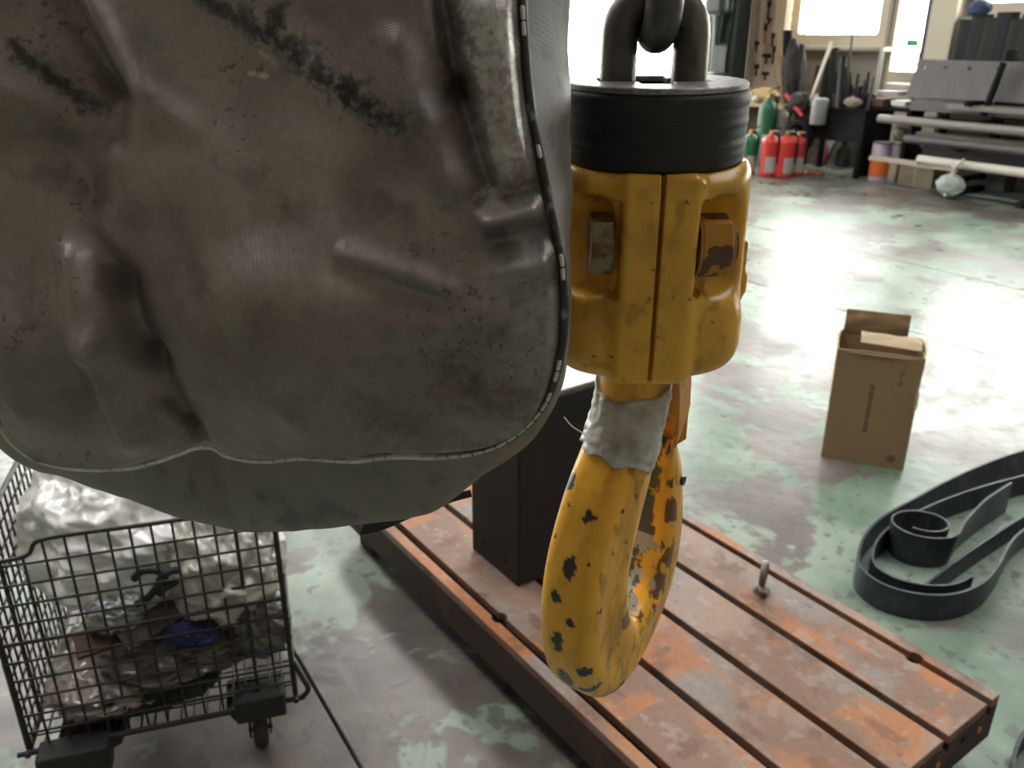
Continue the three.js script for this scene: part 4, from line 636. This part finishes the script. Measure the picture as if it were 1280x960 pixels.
{ // scrap bin full of bars
  const [u0] = atWall(1003, 150, 1.15), [u1] = atWall(1088, 150, 1.15), uc = (u0 + u1) / 2, bw = u1 - u0, W = 1.0;
  const t = thing('scrap_bin', 'black steel scrap bin on legs under the bright window', 'bin', hall(uc, 0, W), TURN);
  const y0 = .38, y1 = .72;
  part('front_side', rbox(bw, y1 - y0, .012, .003, 0, (y0 + y1) / 2, .24), blackIron, t); part('rear_side', rbox(bw, y1 - y0 + .1, .012, .003, 0, (y0 + y1) / 2 + .05, -.24), blackIron, t);
  for (const s of [-1, 1]) { part('end_side', rbox(.012, y1 - y0, .48, .003, s * bw / 2, (y0 + y1) / 2, 0), blackIron, t); for (const z of [-.2, .2]) part('leg', rbox(.05, y0 + .03, .05, .005, s * (bw / 2 - .04), (y0 + .03) / 2, z), blackIron, t); }
  part('bin_floor', rbox(bw - .02, .012, .47, .003, 0, y0 + .01, 0), blackIron, t); part('rim', rbox(bw + .03, .03, .03, .005, 0, y1, .245), blackIron, t);
  const bars = [[1066, 36, 1056, 140, .022, ironGrey, 'tall dark steel bar standing highest out of the scrap bin', .92], [1040, 52, 1008, 132, .045, paleWood, 'pale wooden plank leaning in the scrap bin, its top against the bright window', 1.06], [1044, 60, 1036, 140, .07, blackIron, 'wide dark flat bar beside the pale plank in the bin', .96], [1034, 74, 1028, 140, .06, blackIron, 'dark flat bar left of the middle of the scrap bin', 1.0], [1024, 82, 1012, 140, .06, blackIron, 'short dark bar at the left of the scrap bin', .92], [1052, 78, 1046, 140, .05, ironGrey, 'grey angle bar in the middle of the scrap bin', 1.04], [1058, 84, 1060, 140, .05, blackIron, 'dark bar right of the middle of the scrap bin', 1.1], [1070, 118, 1050, 134, .03, paleWood, 'light broken stick lying across the top of the bin', 1.12], [1086, 90, 1080, 140, .03, blackIron, 'thin dark rod near the right end of the bin', .92], [1093, 96, 1083, 140, .035, ironGrey, 'grey rod at the right end of the scrap bin', 1.0], [1076, 108, 1072, 140, .05, blackIron, 'short black bar at the right of the bin', 1.05], [1020, 118, 1024, 142, .055, paper, 'pale grey block sticking out at the left of the bin', 1.13]];
  const more = [[1049, 66, 1040, 140, .03, 'dark steel bar just right of the pale plank'], [1055, 70, 1050, 140, .045, 'broad dark bar left of the tall bar'], [1062, 62, 1058, 140, .03, 'dark bar leaning against the tall bar'], [1073, 92, 1066, 140, .03, 'dark thin bar right of the tall bar'], [1030, 96, 1022, 140, .04, 'stubby dark bar left of the pale plank foot'], [1081, 100, 1079, 140, .02, 'thin dark rod between the grey rods at the right']];
  more.forEach(([xa, ya, xb, yb, wd, l], i) => bars.push([xa, ya, xb, yb, wd, i % 2 ? blackIron : M(.025, .021, .018, .75), l + ' in the scrap bin', 1.0 + .04 * (i % 4)]));
  for (const [xa, ya, xb, yb, wd, m, label, w] of bars) { const wb = w + .12, [ua, va] = atWall(xa, ya, w), [ub, vb] = atWall(xb, yb, wb), top = hall(ua, va, w), bot = hall(ub, Math.min(vb, .62), wb), L = top.distanceTo(bot), g = rbox(wd, L, wd * .45, .004, 0, L / 2, 0); const m2 = single(wd === .045 ? 'wooden_plank' : m === paleWood ? 'broken_stick' : 'scrap_bar', g, m, label, wd === .045 ? 'plank' : m === paleWood ? 'stick' : 'bar', bot); m2.quaternion.setFromUnitVectors(V(0, 1, 0), top.sub(bot).normalize()).multiply(new THREE.Quaternion().setFromAxisAngle(V(0, 1, 0), TURN)); }
  // rods and rags standing left of the bin, red handle
  const pole = (xa, ya, xb, yb, w, r, m, name, label, cat) => { const [ua, va] = atWall(xa, ya, w), a = hall(ua, va, w), [ub, vb] = atWall(xb, yb, w), b = hall(ub, Math.max(.0, vb), w), o = single(name, rod(V(0, 0, 0), a.clone().sub(b), r, 8), m, label, cat, b); return o; };
  pole(985, 38, 980, 190, .8, .06, blackIron, 'dark_roll', 'tall dark roll standing between tool board and scrap bin', 'roll');
  pole(976, 70, 985, 200, .95, .035, M(.2, .11, .07, .8), 'brown_pole', 'brown pole leaning right of the tool board', 'pole');
  pole(982, 118, 1003, 145, 1.32, .022, red, 'red_handle', 'slanting red handle left of the scrap bin', 'handle');
  pole(994, 100, 1003, 205, 1.22, .05, blackIron, 'dark_roll', 'short dark roll leaning against the left end of the scrap bin', 'roll');
  pole(1103, 60, 1095, 118, .25, .022, M(.62, .60, .56, .5), 'white_pipe', 'white plastic pipe leaning on the wall between window and door', 'pipe');
  single('grey_can', lathe([[.001, 0], [.09, 0], [.09, .26], [.07, .28], [.001, .28]], 20), M(.30, .31, .31, .4, .3), 'pale grey can hanging on the left front of the scrap bin', 'can', hall(atWall(1025, 140, 1.33)[0], .55, 1.345), TURN);
  // black rags, hoses and coats in and around the bin
  const heap2 = (px, py, w, r, sx, sy, sz, sd, m, name, label, cat) => { const g = new THREE.IcosahedronGeometry(r, 5), p = g.attributes.position; for (let i = 0; i < p.count; i++) { const x = p.getX(i), y = p.getY(i), z = p.getZ(i), k = 1 + .45 * fbm3(x / r * 1.6 + sd, y / r * 1.6, z / r * 1.6, 4); p.setXYZ(i, x * k * sx, y * k * sy, z * k * sz); } g.computeVertexNormals(); const [u, y] = atWall(px, py, w); return single(name, g, m, label, cat, hall(u, y, w), TURN); };
  heap2(1046, 116, .98, .2, 1.0, 1.35, .5, 3, blackIron, 'rag_heap', 'big black heap of rags and hose rising in the middle of the scrap bin', 'heap');
  heap2(1076, 126, 1.0, .14, 1.4, .7, .7, 9, blackIron, 'rag_heap', 'lower black heap at the right end of the scrap bin', 'heap');
  heap2(991, 96, .9, .2, .7, 2.2, .6, 21, M(.02, .018, .017, .85), 'hanging_coat', 'dark coat hanging beside the tool board', 'coat');
  heap2(998, 128, 1.25, .12, 1.2, 1.0, .8, 27, M(.03, .03, .03, .8), 'rag_heap', 'small dark bundle at the left end of the scrap bin', 'heap');
  heap2(1066, 128, 1.3, .07, 1.5, .7, .8, 33, M(.22, .18, .14, .8), 'paper_scrap', 'crumpled tan scrap on the front rim of the scrap bin', 'scrap');
  heap2(968, 178, .62, .22, .8, 1.4, .7, 39, M(.05, .045, .04, .8), 'canvas_bundle', 'dull dark canvas bundle standing behind the fire extinguishers', 'bundle');
  { const [u, y] = atWall(1004, 170, 1.28), g = new THREE.TorusGeometry(.17, .03, 8, 32); const o = single('hose_coil', mergeGeometries([g, g.clone().scale(.85, 1.1, 1).translate(.02, -.03, .05), g.clone().scale(1.1, .8, 1).translate(-.02, .04, -.03)]), blackIron, 'black hose coil hanging on the left end of the scrap bin', 'hose', hall(u, y, 1.34), TURN); }
  // under the bin
  const q = (px, py) => { const p = onFloor(px, py); return p; };
  const pb = q(1030, 206); single('paper_bag', (() => { const s = new THREE.Shape([[-.2, 0], [.02, 0], [.16, .30], [.07, .31]].map(p => new THREE.Vector2(...p))); return new THREE.ExtrudeGeometry(s, { depth: .06, bevelEnabled: true, bevelSize: .008, bevelThickness: .008, bevelSegments: 2 }); })(), new THREE.MeshStandardMaterial({ roughness: .6, map: texture(64, 64, (u, v) => pfbm(u, v, 4, 5, 3) > .52 ? [.30, .07, .09] : [.38, .37, .36]) }), 'folded white and dark red bag leaning under the scrap bin', 'bag', V(pb.x, .01, pb.z), TURN);
  for (const [px, m, l, h] of [[1052, M(.10, .12, .10, .5), 'dark green bottle under the middle of the scrap bin', .28], [1064, M(.22, .26, .20, .4), 'pale green bottle under the scrap bin, right of the dark one', .36], [1078, M(.20, .28, .24, .4), 'grey-green bottle under the right end of the scrap bin', .40]]) { const p = q(px, 207), t2 = thing('bottle', l, 'bottle', V(p.x, 0, p.z)); part('body', lathe([[.001, 0], [.075, 0], [.08, .02], [.08, h * .65], [.03, h * .85], [.028, h * .95]], 18), m, t2); part('cap', cyl(.033, .033, .03, 12, 0, h * .96, 0), blackIron, t2); }
  const ob = q(1018, 219); single('orange_scrap', (() => { const g = tube([V(-.14, 0, 0), V(-.05, .01, .03), V(.04, 0, -.02), V(.12, .01, 0)], .018, 20, 7); return g; })(), M(.42, .10, .06, .7), 'short reddish rubber scrap lying on the floor before the bin', 'scrap', V(ob.x, .02, ob.z), TURN);
}
{ // steel rack at the right with bars, pipes and plates
  const RW = 1.25, t = thing('steel_rack', 'dark steel storage rack with brackets along the wall at the right', 'rack', hall(.1, 0, .9), TURN);
  for (const u of [.85, 1.6, 2.45]) { part('upright', rbox(.08, 1.35, .08, .006, u, .675, -.2), blackIron, t); for (const y of [.2, .5, .72, .92]) part('bracket', rbox(.05, .05, .62, .005, u, y - .05, .1), blackIron, t); part('foot', rbox(.07, .06, .8, .005, u, .03, .1), blackIron, t); }
  part('rear_rail', rbox(2.5, .08, .05, .005, 1.2, .3, -.25), blackIron, t); part('rear_rail', rbox(2.5, .08, .05, .005, 1.2, .62, -.25), blackIron, t);
  // lengths lying on it: each from a left end seen in the photo, running along the rack
  const bar = (pxl, py, w, h, d, len, m, name, label, cat, round) => { const [u, y] = atWall(pxl, py, w); const g = round ? cyl(h / 2, h / 2, len, 18).rotateZ(Math.PI / 2).translate(len / 2, 0, 0) : rbox(len, h, d, .006, len / 2, 0, 0); return single(name, g, m, label, cat, hall(u, y, w), TURN); };
  const greySteel = new THREE.MeshStandardMaterial({ roughness: .5, metalness: .2, map: texture(256, 128, (u, v) => mc([.085, .08, .085], [.15, .14, .14], pfbm(u * 4, v, 4, 3, 5))) });
  const [pu, pyT] = atWall(1150, 74, 1.02), [, pyB] = atWall(1140, 120, 1.02), ph = pyT - pyB;
  const s = new THREE.Shape([[0, 0], [2.4, 0], [2.4, ph], [0.06, ph]].map(p => new THREE.Vector2(...p))); for (const x of [.13, .37, .62, .9, 1.3]) { const c = new THREE.Path(); c.absarc(x, ph - .075, .02, 0, Math.PI * 2); s.holes.push(c); }
  single('drilled_plate', metricUV(new THREE.ExtrudeGeometry(s, { depth: .02, bevelEnabled: false }).rotateX(-.12), 1), greySteel, 'long dark grey steel plate with a row of holes on top of the rack', 'plate', hall(pu - .06, pyB, 1.05), TURN);
  single('flat_plate', metricUV(new THREE.ExtrudeGeometry(new THREE.Shape([[0, 0], [2.4, 0], [2.4, .02], [0, .02]].map(p => new THREE.Vector2(...p))), { depth: .3, bevelEnabled: false }), 1), greySteel, 'flat grey steel plate lying on the rack under the drilled plate', 'plate', hall(pu - .05, pyB - .03, .72), TURN);
  const [ba, bya] = atWall(1252, 78, 1.16), [bb, byb] = atWall(1229, 145, 1.16); single('leaning_angle_bar', rod(V(0, 0, 0), hall(ba, bya, 1.12).sub(hall(bb, byb, 1.16)), .035, 4), blackIron, 'short dark bar leaning slantwise against the drilled plate', 'bar', hall(bb, byb, 1.16));
  bar(1141, 131, 1.08, .10, .10, 2.3, M(.11, .105, .10, .55), 'square_bar', 'dark square bar lying between the drilled plate and the pale pipe', 'bar');
  bar(1185, 133, 1.22, .05, .06, 1.6, M(.20, .18, .16, .5), 'square_bar', 'thin brownish bar lying just above the pale pipe', 'bar');
  bar(1099, 148, 1.36, .085, .085, 2.6, M(.24, .225, .215, .4, .3), 'steel_pipe', 'pale grey steel pipe lying highest along the front of the rack', 'pipe', true);
  bar(1146, 168, 1.2, .06, .06, 2.2, M(.24, .20, .16, .6), 'square_bar', 'tan square bar lying behind the middle pipe', 'bar');
  bar(1132, 173, 1.34, .085, .085, 1.25, M(.10, .095, .10, .45, .3), 'steel_pipe', 'dark grey steel pipe lying in the middle level of the rack', 'pipe', true);
  bar(1088, 197, 1.44, .05, .06, 1.0, M(.38, .33, .26, .5), 'square_bar', 'flat pale bar lying low behind the white pipe in front of the cans', 'bar');
  bar(1148, 199, 1.46, .085, .085, 2.2, M(.62, .58, .52, .35), 'steel_pipe', 'white pipe lying lowest along the front of the rack', 'pipe', true);
  bar(1245, 135, 1.0, .2, .1, 1.2, blackIron, 'square_bar', 'black square beam deep in the upper rack behind the pipes', 'bar');
  bar(1160, 186, 1.0, .16, .2, 2.0, M(.03, .028, .027, .7), 'square_bar', 'black heavy beam deep in the rack behind the white pipe', 'bar');
  // cans and boxes
  const can = (px, py, r, h, m, band, label) => { const p = onFloor(px, py), t2 = thing('paint_can', label, 'can', V(p.x, 0, p.z), TURN); part('body', lathe([[.001, 0], [r, 0], [r, h], [r * .92, h + .004], [r * .9, h - .006], [.001, h - .006]], 26), m, t2); part('band', lathe([[r * 1.005, h * .12], [r * 1.012, h * .13], [r * 1.012, h * .52], [r * 1.005, h * .53]], 26), band, t2); part('lid_rim', new THREE.TorusGeometry(r, .007, 6, 26).rotateX(Math.PI / 2).translate(0, h, 0), ironGrey, t2); };
  can(1097, 225, .105, .40, M(.50, .42, .52, .5), M(.62, .13, .03, .5), 'white and lilac paint can with a bright orange band, in front of the rack');
  can(1117, 226, .095, .40, M(.42, .38, .44, .5), M(.42, .36, .26, .5), 'lilac-topped paint can with a tan band, right of the orange one');
  can(1133, 222, .09, .39, M(.26, .17, .23, .5), M(.28, .09, .05, .5), 'dusky purple paint can at the right of the three cans');
  const cb = onFloor(1140, 233); const ct = thing('carton', 'brown carton on the floor under the white pipe', 'box', V(cb.x, 0, cb.z), TURN); part('carton_body', rbox(.40, .23, .22, .006, 0, .116, -.13), M(.22, .185, .13, .85), ct); part('tape', rbox(.04, .232, .225, .003, 0, .117, -.13), M(.30, .25, .17, .5), ct);
  const cb2 = onFloor(1225, 240), ct2 = thing('carton', 'grey block-shaped carton under the rack right of the hanging bag', 'box', V(cb2.x, 0, cb2.z), TURN); part('carton_body', rbox(.36, .2, .22, .008, 0, .1, -.2), M(.12, .115, .11, .8), ct2); part('lid', rbox(.38, .03, .24, .006, 0, .2, -.2), M(.16, .15, .14, .8), ct2);
  const [hu, hy] = atWall(1198, 206, 1.5), hb = thing('tied_plastic_bag', 'pale greenish plastic bag tied to the white pipe', 'plastic bag', hall(hu, hy, 1.52), TURN);
  const pm = new THREE.MeshPhysicalMaterial({ color: rgb(.42, .48, .44), roughness: .4, transmission: .3, thickness: 0 });
  { const g = new THREE.IcosahedronGeometry(.13, 5), p = g.attributes.position; for (let i = 0; i < p.count; i++) { const x = p.getX(i), y = p.getY(i), z = p.getZ(i), k = 1 + .3 * fbm3(x * 12, y * 12, z * 12, 3); p.setXYZ(i, x * k * 1.1, y * k * .8, z * k * .45); } g.computeVertexNormals(); part('pouch', g.translate(-.02, -.19, .02), pm, hb); }
  part('knot', tube([V(.06, .06, .0), V(.03, .0, .05), V(-.01, -.08, .04), V(-.03, -.3, .05)], .016, 20, 6), M(.55, .53, .48, .6), hb); part('knot', tube([V(-.05, .02, .03), V(.0, -.02, .05), V(.02, -.12, .04)], .014, 16, 6), M(.55, .53, .48, .6), hb);
  // pale things stacked at the left end of the rack
  const pale = [[1128, 107, .28, .04, 'flat whitish tray stacked highest at the left end of the rack', M(.45, .42, .36, .5)], [1116, 116, .26, .035, 'second whitish tray in the stack at the left end of the rack', M(.36, .36, .36, .5)], [1130, 129, .17, .05, 'bright white small box at the left end of the rack', M(.72, .71, .68, .4)], [1104, 128, .14, .08, 'dark reddish box beside the white trays', M(.10, .045, .04, .7)]];
  for (const [px, py, w, h, l, m] of pale) { const [u, y] = atWall(px, py, .95), t3 = thing('tray', l, 'tray', hall(u, y, .95), TURN); part('tray_body', rbox(w, h, .2, .008), m, t3); part('tray_edge', rbox(w + .012, h * .25, .212, .003, 0, h * .4, 0), m, t3); }
  const shelf = thing('side_stand', 'dark stand carrying the whitish trays beside the scrap bin', 'stand', hall(atWall(1118, 135, .95)[0], 0, .95), TURN); part('stand_top', rbox(.62, .03, .28, .004, 0, atWall(1118, 136, .95)[1], 0), blackIron, shelf); for (const s of [-1, 1]) part('leg', rbox(.05, atWall(1118, 136, .95)[1], .24, .004, s * .26, atWall(1118, 136, .95)[1] / 2, 0), blackIron, shelf);
  single('round_pot', lathe([[.001, 0], [.07, 0], [.095, .06], [.09, .13], [.06, .16], [.001, .16]], 20), M(.14, .12, .10, .5), 'small dark round pot with a pale lid above the purple can', 'pot', hall(atWall(1127, 168, 1.18)[0], atWall(1127, 176, 1.18)[1], 1.18), TURN);
  // dark curved steel sheets standing behind the rack
  for (let i = 0; i < 6; i++) {
    const [u, yt] = atWall(1204 + i * 16, [26, 18, 22, 15, 24, 17][i], .45), h = yt - .9, w = .24;
    const g = grid(14, 2, (a, b) => V((a - .5) * w + b * .05, b * h, .06 * Math.sin(a * Math.PI) + .01 * Math.sin(a * 9)), (a, b) => [a, b]);
    single('curved_sheet', g, M(.013 + .004 * (i % 3), .013 + .004 * (i % 3), .016 + .003 * (i % 2), .75, .1, { side: THREE.DoubleSide }), ['dark curved sheet standing leftmost behind the drilled plate, by the tan column', 'dark curved sheet standing second from the tan column', 'dark curved sheet standing third from the tan column', 'dark curved sheet standing fourth from the tan column', 'dark curved sheet standing fifth from the tan column, at the picture edge', 'dark curved sheet beyond the right edge sheet'][i], 'sheet', hall(u, .9, .40), TURN);
  }
  const sh = thing('back_shelf', 'dark shelf behind the rack that carries the standing curved sheets', 'shelf', hall(.15, 0, .33), TURN); part('shelf_top', rbox(2.4, .04, .3, .004, 1.1, .88, .05), blackIron, sh); for (const x of [.0, 1.1, 2.2]) part('post', rbox(.06, .86, .06, .004, x, .43, 0), blackIron, sh); part('back_rail', rbox(2.4, .06, .03, .004, 1.1, 1.6, -.1), blackIron, sh); for (const x of [-.02, 2.2]) part('post', rbox(.04, .75, .03, .004, x, 1.25, -.1), blackIron, sh);
  single('blue_cloth', (() => { const g = new THREE.IcosahedronGeometry(.11, 4), p = g.attributes.position; for (let i = 0; i < p.count; i++) { const x = p.getX(i), y = p.getY(i), z = p.getZ(i), k = 1 + .35 * fbm3(x * 14, y * 14, z * 14, 3); p.setXYZ(i, x * k * 1.2, y * k * .7, z * k * .6); } g.computeVertexNormals(); return g; })(), M(.035, .055, .11, .8), 'dusky blue cloth bundle on top of the dark curved sheets', 'cloth', hall(atWall(1224, 8, .45)[0], atWall(1224, 10, .45)[1], .45), TURN);
}
{ // out in the yard: a tan crate and a blue drum seen through the chain link
  const [u1] = atWall(812, 83, -3), [u2] = atWall(832, 83, -3);
  const t = thing('yard_crate', 'pale tan crate outside the bright doorway, seen through the chain link', 'crate', hall(u1, -.02, -3), TURN); part('crate_body', rbox(.7, .8, .5, .02, 0, .4, 0), M(.62, .40, .24, .8), t); part('crate_lid', rbox(.74, .06, .54, .01, 0, .82, 0), M(.62, .42, .26, .8), t);
  const d = thing('blue_drum', 'light blue drum outside the bright doorway beside the tan crate', 'drum', hall(u2 + .45, -.02, -3), TURN); part('drum_body', lathe([[.001, 0], [.28, 0], [.29, .02], [.28, .3], [.295, .31], [.28, .32], [.28, .88], [.29, .9], [.001, .9]], 24), M(.12, .34, .62, .5), d); part('drum_lid', lathe([[.001, .90], [.29, .90], [.29, .93], [.001, .93]], 24), M(.14, .36, .62, .5), d);
}
const groups = { fire_extinguisher: 'fire extinguishers in the row by the wall', gas_bottle: 'gas bottles behind the fire extinguishers', hand_tool: 'tools hung on the tan board', scrap_bar: 'bars standing in the scrap bin', curved_sheet: 'dark curved sheets behind the rack', paint_can: 'paint cans in front of the rack', bottle: 'bottles under the scrap bin', steel_pipe: 'pipes along the rack', square_bar: 'square bars on the rack', tray: 'pale things stacked beside the rack', plastic_bag: 'plastic bags in the wire basket', carton: 'cartons under the rack', rubber_belt: 'rubber belts on the floor' };
for (const o of scene.children) { const g = groups[o.name.replace(/_\d{3}$/, '')]; if (g && o.userData.label) o.userData.group = g; }
renderer.render(scene, camera);
